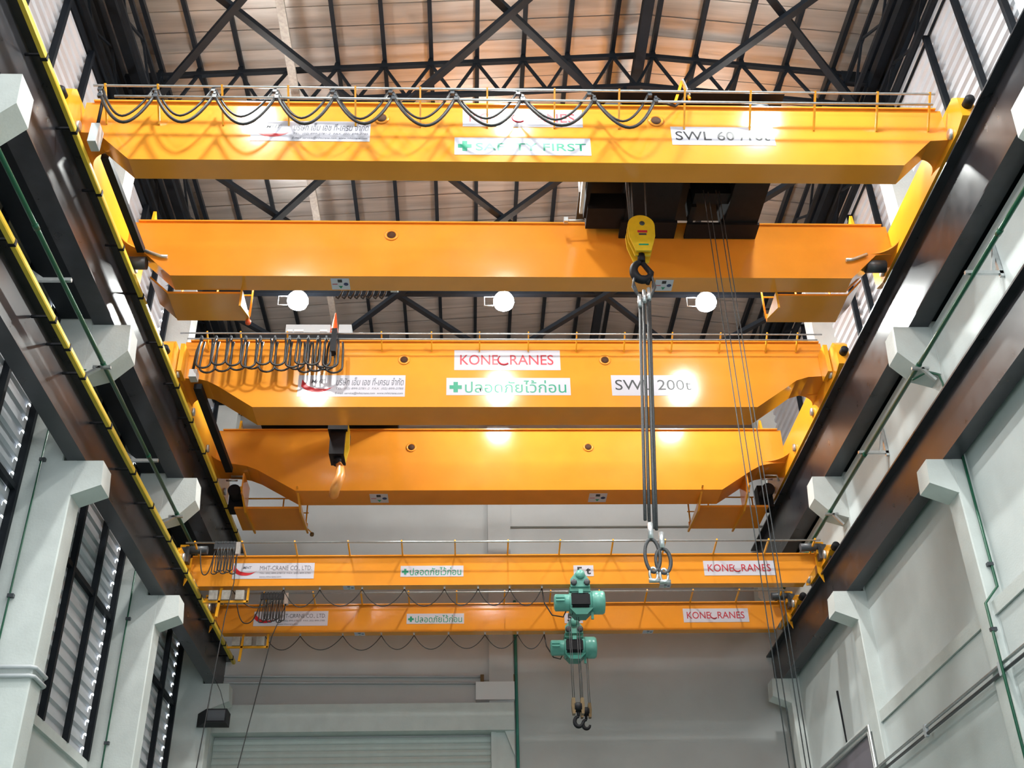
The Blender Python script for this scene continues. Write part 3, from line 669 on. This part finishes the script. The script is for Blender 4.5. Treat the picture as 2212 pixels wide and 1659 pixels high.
# ---- crane B: 200 t, girders at Y 22.23 and 26.4
B = thing('overhead_crane', 'middle large yellow double-girder crane, marked SWL 200t', 'crane', (0.9, 24.5, 14.1), 'large yellow overhead cranes')
pB = [(-6.74, 15.47), (-6.74, 14.45), (-6.35, 14.43), (-6.1, 14.37), (-5.85, 14.23), (-5.0, 13.66), (6.72, 13.66), (7.45, 14.18), (7.75, 14.4), (8.05, 14.5), (8.5, 14.53), (8.5, 15.47)]
girder(B, pB, 22.23, 23.05, 15.47, -6.62, 8.45, 0.06)
pB2 = [(-6.74, 15.47), (-6.74, 14.47), (-6.2, 14.45), (-5.9, 14.4), (-5.6, 14.28), (-4.55, 13.66), (6.68, 13.66), (7.55, 14.24), (7.8, 14.38), (8.1, 14.44), (8.5, 14.46), (8.5, 15.47)]
girder(B, pB2, 26.4, 27.25, 15.47, -6.62, 8.4, 0.06)
end_carriage(B, -6.87, 21.3, 28.4, 14.17, 14.95, 0.28, (21.9, 23.6, 25.4, 27.8), 0.24, 14.07, 1)
end_carriage(B, 8.63, 21.3, 28.4, 14.17, 14.95, 0.28, (21.9, 23.6, 25.4, 27.8), 0.24, 14.07, -1)
for yy, s in ((23.05, 1), (26.4, -1)):
    fillet(B, -6.74, yy, -1, s, 14.45, 0.6); fillet(B, 8.5, yy, 1, s, 14.5, 0.6)
for x, s in ((-6.66, 1), (8.42, -1)):
    obj('end_plate', MB().box(x - 0.05, x + 0.05, 21.75, 22.2, 14.35, 15.1), YEL2, B)
for x in (-1.56, 3.22): porthole(B, x, 14.97, 22.23)
for x in (-1.57, 3.19): porthole(B, x, 14.95, 26.4)
festoon_brackets(B, [-6.17, -5.39, -4.3, -3.2, -2.09, -0.91, 0.23, 1.39, 2.54, 3.69, 4.83, 5.99, 7.11, 7.85], 22.2, 15.2, 21.82, 15.42, 0.06)
frail(B, -6.78, 8.42, 21.8, 15.43, 0.02); frail(B, -6.6, 8.28, 21.8, 15.27, 0.02)
brand_sign(B, -0.37, 2.15, 14.68, 15.25, 22.23)
firm_sign_thai(B, -4.0, -1.51, 13.94, 14.53, 22.23)
safety_sign(B, -0.55, 2.36, 13.98, 14.46, 22.23, THAI)
swl_sign(B, 3.33, 5.29, 13.97, 14.54, 22.23, 'SWL 200t', 0.0, (.045, .96, .27, .77))
for x in (-2.64, 3.17): symbol_sticker(B, x, x + 0.48, 26.6, 27.1, 13.66)
obj('cable_tray', MB().box(-6.42, -6.24, 22.3, 26.4, 14.2, 14.34), STEEL, B)
obj('cable_box', MB().box(-6.45, -6.28, 21.85, 22.1, 14.25, 14.45), GREYB, B)
for x, s in ((-6.2, 1), (8.0, -1)):
    obj('end_stop', MB().prism([(26.42, 15.5), (26.95, 15.5), (26.5, 15.85)], x - 0.03, x + 0.03, 'x'), YEL2, B)
for x0, x1, ex in ((-5.95, -4.5, -6.28), (6.15, 7.4, 8.1)):
    pf = obj('platform', MB().box(min(x0, ex) if ex < 0 else x0, x1 if ex < 0 else ex, 27.28, 28.62, 13.58, 13.64).box(min(x0, ex) if ex < 0 else x0, x1 if ex < 0 else ex, 28.58, 28.62, 13.64, 13.78), YEL, B)
    ka = x1 if ex < 0 else x0
    for kx in (ka, x0 if ex < 0 else x1):
        obj('platform_knee', MB().prism([(26.3, 13.74), (27.3, 13.6), (28.75, 13.58), (28.75, 13.54), (27.2, 13.42)], kx - 0.025, kx + 0.025, 'x'), YEL2, pf)
    for xr in (min(x0, ex) + 0.05, (x0 + x1) / 2, max(x1, ex) - 0.05):
        obj('railing_post', MB().tube([(xr, 28.6, 13.6), (xr, 28.6, 14.55)], 0.022, 8), YEL2, pf)
    xa, xb = (min(x0, ex), max(x1, ex) if ex > 0 else x1)
    obj('handrail', MB().tube([(xa, 28.6, 14.55), (xb, 28.6, 14.55)], 0.022, 8).tube([(xa, 28.6, 14.1), (xb, 28.6, 14.1)], 0.018, 8), YEL2, pf)
    obj('drive_motor', MB().cyl((ex, 27.0, 14.0), (ex, 27.7, 14.0), 0.17, 16).box(ex - 0.2, ex + 0.2, 27.4, 27.8, 13.66, 14.3), BLACK, pf)
    obj('motor_guard', MB().tube([(ex - 0.1, 26.9, 14.35), (ex + 0.25, 26.9, 14.35), (ex + 0.3, 26.95, 14.2)], 0.03, 8).tube([(ex - 0.2, 26.85, 14.2), (ex + 0.1, 26.85, 14.2)], 0.025, 8), GALV, pf)
    obj('hanger_plate', MB().box(x0 - 0.02 if ex < 0 else x1 - 0.02, x0 + 0.02 if ex < 0 else x1 + 0.02, 26.45, 27.3, 13.62, 14.2), YEL, pf)

lb_ = obj('warning_lamp', MB().lathe([(0.01, -0.06), (0.05, -0.04), (0.06, 0.0), (0.05, 0.05), (0.01, 0.06)], (-4.36, 28.6, 13.44), 'z', 12), BROWN, B)
obj('lamp_arm', MB().tube([(-4.36, 28.6, 13.48), (-4.5, 28.6, 13.62)], 0.015, 6), YEL2, lb_)
fb = thing('festoon_cable', 'bunched black cable loops hanging at the left of the middle crane', 'cable', (-4.8, 21.8, 15.2))
k = 0; x = -6.25
while x < -3.3:
    step = 0.34 if x < -4.3 else 0.19 + 0.06 * random.random()
    dx = 0.26 if x < -4.3 else 0.22 + 0.14 * random.random()
    obj('cable_loop', MB().tube(loop_drop(x, dx, 21.72 - 0.02 * (k % 3), 15.2, 14.5 + 0.1 * ((k * 37) % 10) / 10 - 0.1), 0.027, 6), CABLE, fb)
    obj('cable_loop', MB().tube(loop_drop(x + 0.05, dx + 0.04, 21.86, 15.22, 14.36 + 0.12 * ((k * 53) % 10) / 10), 0.026, 6), CABLE, fb)
    clip(fb, x, 21.74, 15.27, 0.1)
    x += step; k += 1
obj('end_clamp', MB().box(-3.24, -3.12, 21.68, 21.9, 14.85, 15.5), BLACK, fb)
obj('cable_tail', MB().tube([(-6.25, 21.75, 15.2), (-6.33, 21.8, 14.9), (-6.38, 21.9, 14.45)], 0.035, 6), CABLE, fb)

TB = thing('hoist_trolley', 'trolley with grey cabinets and orange cone on top of the middle crane', 'trolley', (-3.7, 24.6, 15.5))
obj('frame', MB().box(-5.63, -1.95, 26.25, 27.0, 15.62, 15.9).box(-5.63, -1.95, 22.4, 22.9, 15.62, 15.85), BLACK, TB)
obj('frame', MB().box(-5.6, -5.3, 22.9, 26.25, 15.66, 15.9).box(-2.3, -2.0, 22.9, 26.25, 15.66, 15.9), BLACK, TB)
obj('rope_drum', MB().cyl((-5.2, 24.6, 16.3), (-2.4, 24.6, 16.3), 0.55, 24), DKGREY, TB)
obj('electrical_cabinet', MB().box(-4.45, -3.38, 22.35, 22.75, 15.85, 16.08), GREYB, TB)
for a, b in ((-4.4, -4.28), (-4.24, -4.02), (-3.62, -3.45)):
    obj('cabinet_window', MB().box(a, b, 22.33, 22.35, 15.86, 15.92), WHITEB, TB)
obj('cone', MB().lathe([(0.16, 0), (0.16, 0.03), (0.1, 0.04), (0.015, 0.68)], (-3.3, 22.5, 15.85), 'z', 14), REDO, TB)
obj('junction_box', MB().box(-3.18, -2.88, 22.4, 22.7, 15.85, 16.12), GREYB, TB)
obj('packing_sheet', MB().add([(-2.85 + 0.08 * i, 22.45 + 0.05 * j, 15.86 + 0.1 * random.random() * (1 if j == 1 else 0.4)) for i in range(8) for j in range(3)], [(i * 3 + j, (i + 1) * 3 + j, (i + 1) * 3 + j + 1, i * 3 + j + 1) for i in range(7) for j in range(2)]), WHITEB, TB)
obj('wheel', MB().lathe([(0.1, -0.05), (0.16, -0.05), (0.16, 0.05), (0.1, 0.05)], (-5.0, 26.8, 15.64), 'y', 14), DKGREY, TB)
obj('wheel', MB().lathe([(0.1, -0.05), (0.16, -0.05), (0.16, 0.05), (0.1, 0.05)], (-2.4, 26.8, 15.64), 'y', 14), DKGREY, TB)
HB2 = thing('hook_block', 'black hook block with orange hook hanging under the middle crane', 'hook block', (-3.22, 24.3, 13.3))
obj('sheave_housing', MB().box(-3.42, -3.06, 24.0, 24.6, 13.42, 14.9).box(-3.47, -3.0, 23.9, 24.7, 14.05, 14.3), BLACK, HB2)
first = None
for i in range(6): obj('sheave_rope', MB().tube([(-3.41 + 0.066 * i, 24.52, 15.8), (-3.41 + 0.066 * i, 24.05, 14.2)], 0.014, 6), ROPE, HB2)
for y in (24.05,):
    obj('cheek_plate', MB().prism([(-3.02, 14.4), (-2.95, 14.1), (-2.93, 13.6), (-3.0, 13.2), (-3.05, 13.4), (-3.04, 14.0)], y - 0.03, y + 0.03), HOOKY, HB2)
obj('hook_shank', MB().cyl((-3.22, 24.2, 13.45), (-3.22, 24.2, 13.22), 0.1, 14), BLACK, HB2)
obj('hook', MB().tube([(-3.2, 24.2, 13.28), (-3.13, 24.15, 13.1), (-3.1, 24.05, 12.85), (-3.14, 23.95, 12.62), (-3.2, 23.98, 12.45), (-3.24, 24.15, 12.38), (-3.24, 24.35, 12.5), (-3.22, 24.42, 12.7)], [0.07, 0.1, 0.115, 0.12, 0.12, 0.11, 0.09, 0.05], 12), SKIN, HB2)

# ---- cranes C and D: 5 t single girders on the lower runway
def small_crane(y, label, hoist_x, yrail, posts, xr):
    t = thing('overhead_crane', label, 'crane', (0.9, y + 0.14, 10.78), 'small yellow single-girder cranes')
    p = [(-6.64, 11.2), (-6.64, 10.92), (-6.4, 10.47), (8.06, 10.47), (8.42, 10.98), (8.42, 11.2)]
    girder(t, p, y, y + 0.26, 11.2, -6.6, 8.4, 0.05)
    end_carriage(t, -6.82, y - 0.9, y + 1.3, 10.83, 11.12, 0.24, (y - 0.55, y + 0.95), 0.13, 10.78, 1)
    end_carriage(t, 8.6, y - 0.9, y + 1.3, 10.83, 11.12, 0.24, (y - 0.55, y + 0.95), 0.13, 10.78, -1)
    for x, s in ((-6.72, 1), (8.5, -1)):
        m_ = obj('drive_motor', MB().cyl((x, y - 0.25, 11.28), (x + s * 0.5, y - 0.25, 11.28), 0.1, 14).box(x - 0.1, x + 0.1, y - 0.35, y - 0.15, 10.95, 11.32), DKGREY, t)
        obj('motor_bracket', MB().box(x - 0.14, x + 0.06, y - 0.3, y - 0.1, 11.1, 11.4), YEL2, t)
        obj('end_plate', MB().prism([(x, 11.15), (x + s * 0.12, 11.15), (x + s * 0.12, 10.7), (x, 10.45)], y - 0.08, y - 0.05), YEL2, t)
    for xx in posts:
        b = obj('rail_bracket', MB().bar((xx, y - 0.02, 11.21), (xx, yrail - 0.03, 11.33), 0.045, 0.035, (1, 0, 0)), YEL2, t)
    frail(t, xr[0], xr[1], yrail, 11.31, 0.022)
    firm_sign_latin(t, -5.62, -3.7, 10.65, 11.05, y)
    safety_sign(t, -1.65, -0.15, 10.68, 10.96, y, THAI)
    swl_sign(t, 2.49, 2.97, 10.67, 10.95, y, '5 t', 0.03, (.16, .86, .17, .85))
    brand_sign(t, 5.64, 7.38, 10.67, 11.05, y)
    for x in (-3.0, 4.55): symbol_sticker(t, x, x + 0.27, y + 0.02, y + 0.24, 10.47)
    for x in (-0.05, 3.1): obj('lifting_lug', MB().lathe([(0.06, 0), (0.05, 0.03), (0.01, 0.05)], (x, y + 0.05, 11.23), 'z', 10), YEL2, t)
    # control box frame under the left end
    fr = obj('collector_frame', MB().bar((-6.25, y + 0.1, 10.12), (-5.2, y + 0.1, 10.12), 0.05, 0.05).bar((-5.22, y + 0.1, 10.1), (-5.22, y + 0.1, 10.46), 0.05, 0.05).bar((-5.9, y + 0.1, 9.75), (-5.85, y + 0.1, 10.46), 0.06, 0.05), YEL2, t)
    for bxx in (-6.12, -5.82, -5.5): obj('terminal_box', MB().box(bxx, bxx + 0.2, y + 0.02, y + 0.2, 10.15, 10.38), TRAYM, fr)
    return t
C = small_crane(25.1, 'small yellow 5 t single-girder crane, the nearer of two on the lower runway', 2.6, 24.5, [-6.45, -5.35, -4.12, -2.87, -1.61, -0.35, 0.91, 2.15, 3.41, 4.66, 5.9, 7.15, 8.27], (-6.66, 8.4))
Dc = small_crane(28.2, 'small yellow 5 t single-girder crane, the farther of two on the lower runway', 2.8, 27.6, [-6.4, -5.3, -4.05, -2.82, -1.59, -0.34, 0.91, 2.11, 3.38, 4.64, 5.85, 7.07, 8.21], (-6.49, 8.27))
def bunch(xa, xb, n, y, label, xs):
    t = thing('festoon_cable', label, 'cable', ((xa + xb) / 2, y, 11.2))
    st = (xb - xa) / n
    for i in range(n):
        x = xa + st * i
        obj('cable_loop', MB().tube(loop_drop(x, st * 0.9, y - 0.02 * (i % 2), 11.18, 10.52 + 0.04 * ((i * 7) % 3)), 0.014, 6), CABLE, t)
        clip(t, x, y, 11.3, 0.16)
    obj('cable_loop', MB().tube(drape(xs, xa, y, 11.15, 10.5, p=2.5), 0.014, 6), CABLE, t)
    obj('end_clamp', MB().box(xb - 0.02, xb + 0.08, y - 0.06, y + 0.06, 11.0, 11.3), GALV, t)
    return t
bunch(-5.95, -5.45, 7, 24.5, 'bunched black cable loops at the left end of the nearer small crane', -6.3)
bunch(-5.35, -4.75, 8, 27.6, 'bunched black cable loops near the left end of the farther small crane', -6.0)
def under_loops(xs, y, zt, zl, xh, zh, label):
    t = thing('hoist_cable', label, 'cable', ((xs[0] + xs[-1]) / 2, y, 10.3))
    for a, b in zip(xs[:-1], xs[1:]):
        obj('cable_loop', MB().tube(drape(a, b, y, zt, zl + 0.04 * random.random(), p=2.0), 0.022, 6, 0.5), CABLE, t)
        obj('cable_hanger', MB().box(b - 0.02, b + 0.02, y - 0.03, y + 0.03, zt, 10.47), GALV, t)
    obj('cable_tail', MB().tube([(xs[-1], y, zt), (xs[-1] + 0.05, y, zh + 0.3), (xs[-1] + 0.22, y, zh), (xh - 0.1, y, zh - 0.05), (xh, y, zh + 0.15)], 0.016, 6), CABLE, t)
under_loops([-5.6, -4.4, -3.55, -2.55, -1.55, -0.6, 0.2, 0.95, 1.72], 25.23, 10.42, 9.98, 2.3, 9.75, 'black hoist cable in shallow swags under the nearer small crane')
under_loops([-5.3, -4.4, -3.3, -2.3, -1.45, -0.55, 0.4, 1.25, 1.95], 28.33, 10.42, 10.02, 2.45, 9.8, 'black hoist cable in shallow swags under the farther small crane')
def hoist(x, y, zt, label):
    t = thing('wire_rope_hoist', label, 'hoist', (x, y, zt), 'teal wire rope hoists')
    yf = y - 0.06
    tr = obj('trolley_plate', MB().prism([(x - 0.22, zt - 0.14), (x + 0.24, zt - 0.14), (x + 0.24, zt + 0.02), (x + 0.12, zt + 0.2), (x + 0.07, zt + 0.25), (x - 0.05, zt + 0.25), (x - 0.1, zt + 0.2), (x - 0.22, zt + 0.05)], yf - 0.03, yf), TEALP, t)
    obj('trolley_plate', MB().prism([(x - 0.22, zt - 0.14), (x + 0.24, zt - 0.14), (x + 0.2, zt + 0.1), (x - 0.18, zt + 0.1)], y + 0.36, y + 0.39), TEALP, t)
    obj('gear_cover', MB().lathe([(0.11, 0), (0.11, -0.05), (0.05, -0.08)], (x + 0.02, yf - 0.03, zt + 0.16), 'y', 16), TEALP, tr)
    for dx in (-0.14, 0.17): obj('trolley_wheel', MB().lathe([(0.075, 0), (0.075, -0.05), (0.04, -0.06)], (x + dx, yf - 0.03, zt - 0.04), 'y', 14), DKGREY, tr)
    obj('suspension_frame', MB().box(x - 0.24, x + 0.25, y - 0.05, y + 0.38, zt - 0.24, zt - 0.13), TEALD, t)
    yc = y + 0.12; zc = zt - 0.48
    obj('drum_housing', MB().cyl((x - 0.25, yc, zc), (x + 0.3, yc, zc), 0.25, 24), TEALP, t)
    obj('rope_guide', MB().cyl((x - 0.2, yc, zc - 0.005), (x + 0.2, yc, zc - 0.005), 0.262, 24).box(x - 0.22, x + 0.22, yc - 0.275, yc - 0.1, zc - 0.12, zc + 0.13), BLACK, t)
    obj('end_cover', MB().lathe([(0.25, 0), (0.28, 0.01), (0.28, 0.25), (0.25, 0.3), (0.1, 0.32)], (x + 0.28, yc, zc + 0.02), 'x', 24), TEALP, t)
    mo = obj('motor', MB().lathe([(0.15, -0.36), (0.2, -0.33), (0.2, -0.02), (0.22, 0)], (x - 0.25, yc, zc + 0.02), 'x', 20), TEALP, t)
    obj('motor_fin', MB().box(x - 0.58, x - 0.38, yc - 0.24, yc - 0.18, zc + 0.06, zc + 0.12).box(x - 0.58, x - 0.38, yc - 0.25, yc - 0.19, zc - 0.02, zc + 0.02), TEALP, mo)
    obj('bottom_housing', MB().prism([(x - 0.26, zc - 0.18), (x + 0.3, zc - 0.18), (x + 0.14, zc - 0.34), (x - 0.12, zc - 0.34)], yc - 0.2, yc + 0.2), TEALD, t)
    obj('top_lug', MB().box(x - 0.2, x + 0.3, yc - 0.14, yc + 0.14, zc + 0.2, zc + 0.26).box(x - 0.04, x + 0.06, yc - 0.26, yc - 0.1, zc + 0.16, zc + 0.26), TEALP, t)
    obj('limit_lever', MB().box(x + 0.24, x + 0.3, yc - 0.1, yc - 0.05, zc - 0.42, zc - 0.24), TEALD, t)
    return t
hoist(2.6, 25.0, 10.47, 'teal electric rope hoist hanging from the nearer small crane')
hoist(2.7, 28.1, 10.47, 'teal electric rope hoist hanging from the farther small crane')
def small_hook(x, y, z, zr, ropes, label):
    t = thing('hook_block', label, 'hook block', (x, y, z), 'small brown hook blocks')
    for s in (-1, 1): obj('cheek', MB().prism([(x + s * .1 - .035, z + .38), (x + s * .1 + .035, z + .38), (x + s * .1 + .045, z + .2), (x + s * .1 + .03, z + .02), (x + s * .1 - .03, z + .02), (x + s * .1 - .045, z + .2)], y - 0.08, y + 0.08), BROWN, t)
    obj('sheave', MB().cyl((x - 0.08, y, z + 0.18), (x + 0.08, y, z + 0.18), 0.11, 16), BLACK, t)
    obj('hook', MB().tube([(x, y, z + 0.1), (x, y, z - 0.02)], 0.035, 8).tube([(x + 0.0 + 0.09 * math.cos(q), y, z - 0.14 + 0.11 * math.sin(q)) for q in [math.radians(80 + 15 * i) for i in range(19)]], [0.03 + 0.018 * math.sin(math.pi * i / 18) for i in range(19)], 8), BLACK, t)
    for rx in ropes:
        obj('rope', MB().tube([(rx, y, zr), (rx, y, z + 0.3)], 0.008, 5), ROPE, t)
small_hook(2.43, 25.12, 7.35, 9.75, (2.32, 2.36, 2.5, 2.55), 'small brown hook block lower in view, left of a pair, on thin ropes')
small_hook(2.92, 28.22, 8.17, 9.75, (2.80, 2.84, 3.0, 3.04), 'small brown hook block, right of a pair, on thin ropes of the farther hoist')
# pendant control cables
for pts, lb in (([(-5.45, 24.5, 10.95), (-5.43, 24.5, 10.3), (-5.54, 24.5, 9.45), (-5.75, 24.5, 6.0), (-5.95, 24.5, 2.0)], 'thin pendant control cable hanging at far left from the nearer small crane'),
                ([(-4.72, 27.6, 11.0), (-5.0, 27.6, 10.15), (-5.5, 27.6, 6.9), (-5.95, 27.6, 2.0)], 'thin pendant control cable hanging at left from the farther small crane')):
    o = obj('pendant_cable', MB().tube(pts, 0.013, 6), CABLE, at=pts[1]); tag(o, lb, 'cable')

# ================================================================== WALL SERVICES
def green_run(x, z, side, label, bys):
    t = thing('green_pipe', label, 'pipe', (x, 15, z), 'long dark green pipes')
    obj('pipe', MB().tube([(x, 2, z), (x, 29.5, z)], 0.04, 10), GREENP, t)
    for y in (13.4, 17.2, 20.6, 23.3, 26.6): obj('coupling', MB().cyl((x, y - 0.06, z), (x, y + 0.06, z), 0.05, 10), GREENP, t)
    for y, kind in bys:
        if kind == 'long':
            xw = x - side * 0.08; xe = 8.86 if side > 0 else -7.65
            mb = MB().bar((x - side * 0.12, y, z + 0.06), (xe, y, z + 0.06), 0.06, 0.06).bar((xe - side * 0.03, y, z - 0.02), (xe - side * 0.03, y, z + 0.65), 0.06, 0.06).bar((x + side * 0.35, y, z + 0.07), (xe - side * 0.03, y, z + 0.55), 0.05, 0.05)
        else:
            xe = 8.6 if side > 0 else -7.06
            mb = MB().bar((x - side * 0.14, y, z - 0.06), (x + side * 0.18, y, z - 0.06), 0.06, 0.05).bar((x + side * 0.05, y, z - 0.06), (xe, y, z - 0.32), 0.06, 0.05)
        obj('bracket', mb, GALV, t)
    return t
green_run(-6.63, 11.47, -1, 'long dark green pipe along the left wall under the upper runway', [(8.4, 'long'), (14.8, 'long'), (17.2, 'short'), (20.9, 'long'), (23.3, 'short'), (27.0, 'long')])
green_run(8.34, 11.47, 1, 'long dark green pipe along the right wall under the upper runway', [(8.2, 'long'), (14.5, 'long'), (17.2, 'short'), (20.6, 'long'), (23.3, 'short'), (26.4, 'long')])
def wallpipe(pts, r, m_, label, cat='conduit', clips=()):
    o = thing('wall_conduit', label, cat, pts[0])
    obj('pipe', MB().tube(pts, r, 8), m_, o)
    for c in clips: obj('clamp', MB().box(c[0] - 0.05, c[0] + 0.05, c[1] - 0.03, c[1] + 0.05, c[2] - 0.03, c[2] + 0.03), DKGREY, o)
wallpipe([(-7.41, 17.36, 11.9), (-7.41, 17.36, 2)], 0.016, GREENP, 'thin vertical green conduit on the second left column', clips=[(-7.39, 17.36, 9.6), (-7.39, 17.36, 7.1)])
wallpipe([(-7.39, 23.46, 11.9), (-7.39, 23.46, 2)], 0.018, GREENP, 'thin vertical green conduit on the third left column', clips=[(-7.37, 23.46, 9.05), (-7.37, 23.46, 6.4)])
wallpipe([(-6.98, 17.34, 11.45), (-7.35, 17.36, 11.45)], 0.014, GREENP, 'short thin level conduit across the second left column', 'conduit')
wallpipe([(8.79, 17.34, 11.0), (8.78, 17.34, 7.15), (8.5, 17.32, 6.85), (8.48, 17.32, 2.0)], 0.026, GREENP, 'dark green riser pipe with a kink on the right wall', 'pipe', clips=[(8.76, 17.34, 7.55), (8.52, 17.32, 6.4)])
wallpipe([(8.3, 17.5, 11.35), (8.6, 17.45, 11.5), (8.78, 17.4, 11.4), (8.8, 17.38, 11.2), (8.8, 17.38, 10.2)], 0.02, GREENP, 'short bent green conduit under the second right corbel')
wallpipe([(8.2, 25.2, 11.3), (8.85, 25.2, 11.3)], 0.05, GREENP, 'short green stub pipe with end plate near the far right corbel', 'pipe')
wc = thing('double_conduit', 'pair of grey conduits running level along the lower right wall', 'conduit', (8.62, 18, 5.75))
for z in (5.85, 5.73): obj('pipe', MB().tube([(8.545, 6, z), (8.545, 24.1, z)], 0.03, 8), DKGREY if z < 5.8 else GALV, wc)
for y in (17.45, 21): obj('clamp', MB().box(8.51, 8.58, y - 0.05, y + 0.05, 5.68, 5.9), GREYB, wc)
wl2 = thing('double_conduit', 'pair of grey conduits wrapped round the second left column', 'conduit', (-6.8, 17.4, 5.85))
for z in (5.92, 5.78): obj('pipe', MB().tube([(-7.7, 17.35, z), (-6.82, 17.35, z), (-6.76, 17.4, z), (-6.76, 17.9, z), (-6.8, 17.95, z), (-7.6, 17.95, z)], 0.033, 8), GREYB, wl2)
dr = struct('door_2', MB().box(8.655, 8.68, 24.3, 29.0, 2.0, 6.72), PURP)
obj('door_frame', MB().tube([(8.63, 24.25, 2.0), (8.63, 24.25, 6.8), (8.63, 29.05, 6.85)], 0.045, 8).tube([(8.63, 24.35, 2.0), (8.63, 24.35, 6.68), (8.63, 29.05, 6.72)], 0.035, 8), GALV, dr)
ew = thing('wall_conduit', 'pair of grey conduits bending along the back wall above the shutter', 'conduit', (-4, 30.9, 10))
for d_ in (0, 0.18): obj('pipe', MB().tube([(-7.98 + d_, 30.94, 2), (-7.98 + d_, 30.94, 10.15 - d_), (-7.9 + d_, 30.94, 10.25 - d_), (0.4, 30.94, 10.16 - d_)], 0.035, 8), GREYB, ew)
for x in (0.3, 1.15): obj('end_box', MB().box(x, x + 0.1, 30.86, 31.0, 10.0, 10.2), BROWN, ew)
obj('pipe', MB().tube([(0.35, 30.9, 10.02), (1.2, 30.9, 10.05)], 0.03, 8), GALV, ew)
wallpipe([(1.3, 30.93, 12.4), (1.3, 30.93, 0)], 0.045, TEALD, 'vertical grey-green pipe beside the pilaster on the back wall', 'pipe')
bb = thing('black_floodlight', 'black box floodlight hung above the left end of the shutter', 'floodlight', (-6.65, 29.3, 8.42))
obj('body', MB().prism([(-7.05, 29.5), (-6.74, 29.05), (-6.22, 29.05), (-6.22, 29.55)], 8.42, 8.77, 'z'), BLACK, bb)
obj('lens', MB().box(-6.7, -6.26, 29.04, 29.05, 8.46, 8.73), DKGREY, bb)
obj('suspension_wire', MB().tube([(-6.3, 29.3, 8.75), (-6.5, 29.3, 9.3), (-6.68, 29.3, 9.62)], 0.008, 5), ROPE, bb)
bs = obj('black_strip', MB().prism([(8.62, 8.3), (8.66, 8.3), (8.66, 7.0), (8.64, 7.0)], 26.55, 26.6, 'y'), BLACK)
bs.location = (0.21, 0, 0); tag(bs, 'narrow black strip standing on the right wall above the doorway', 'strip')
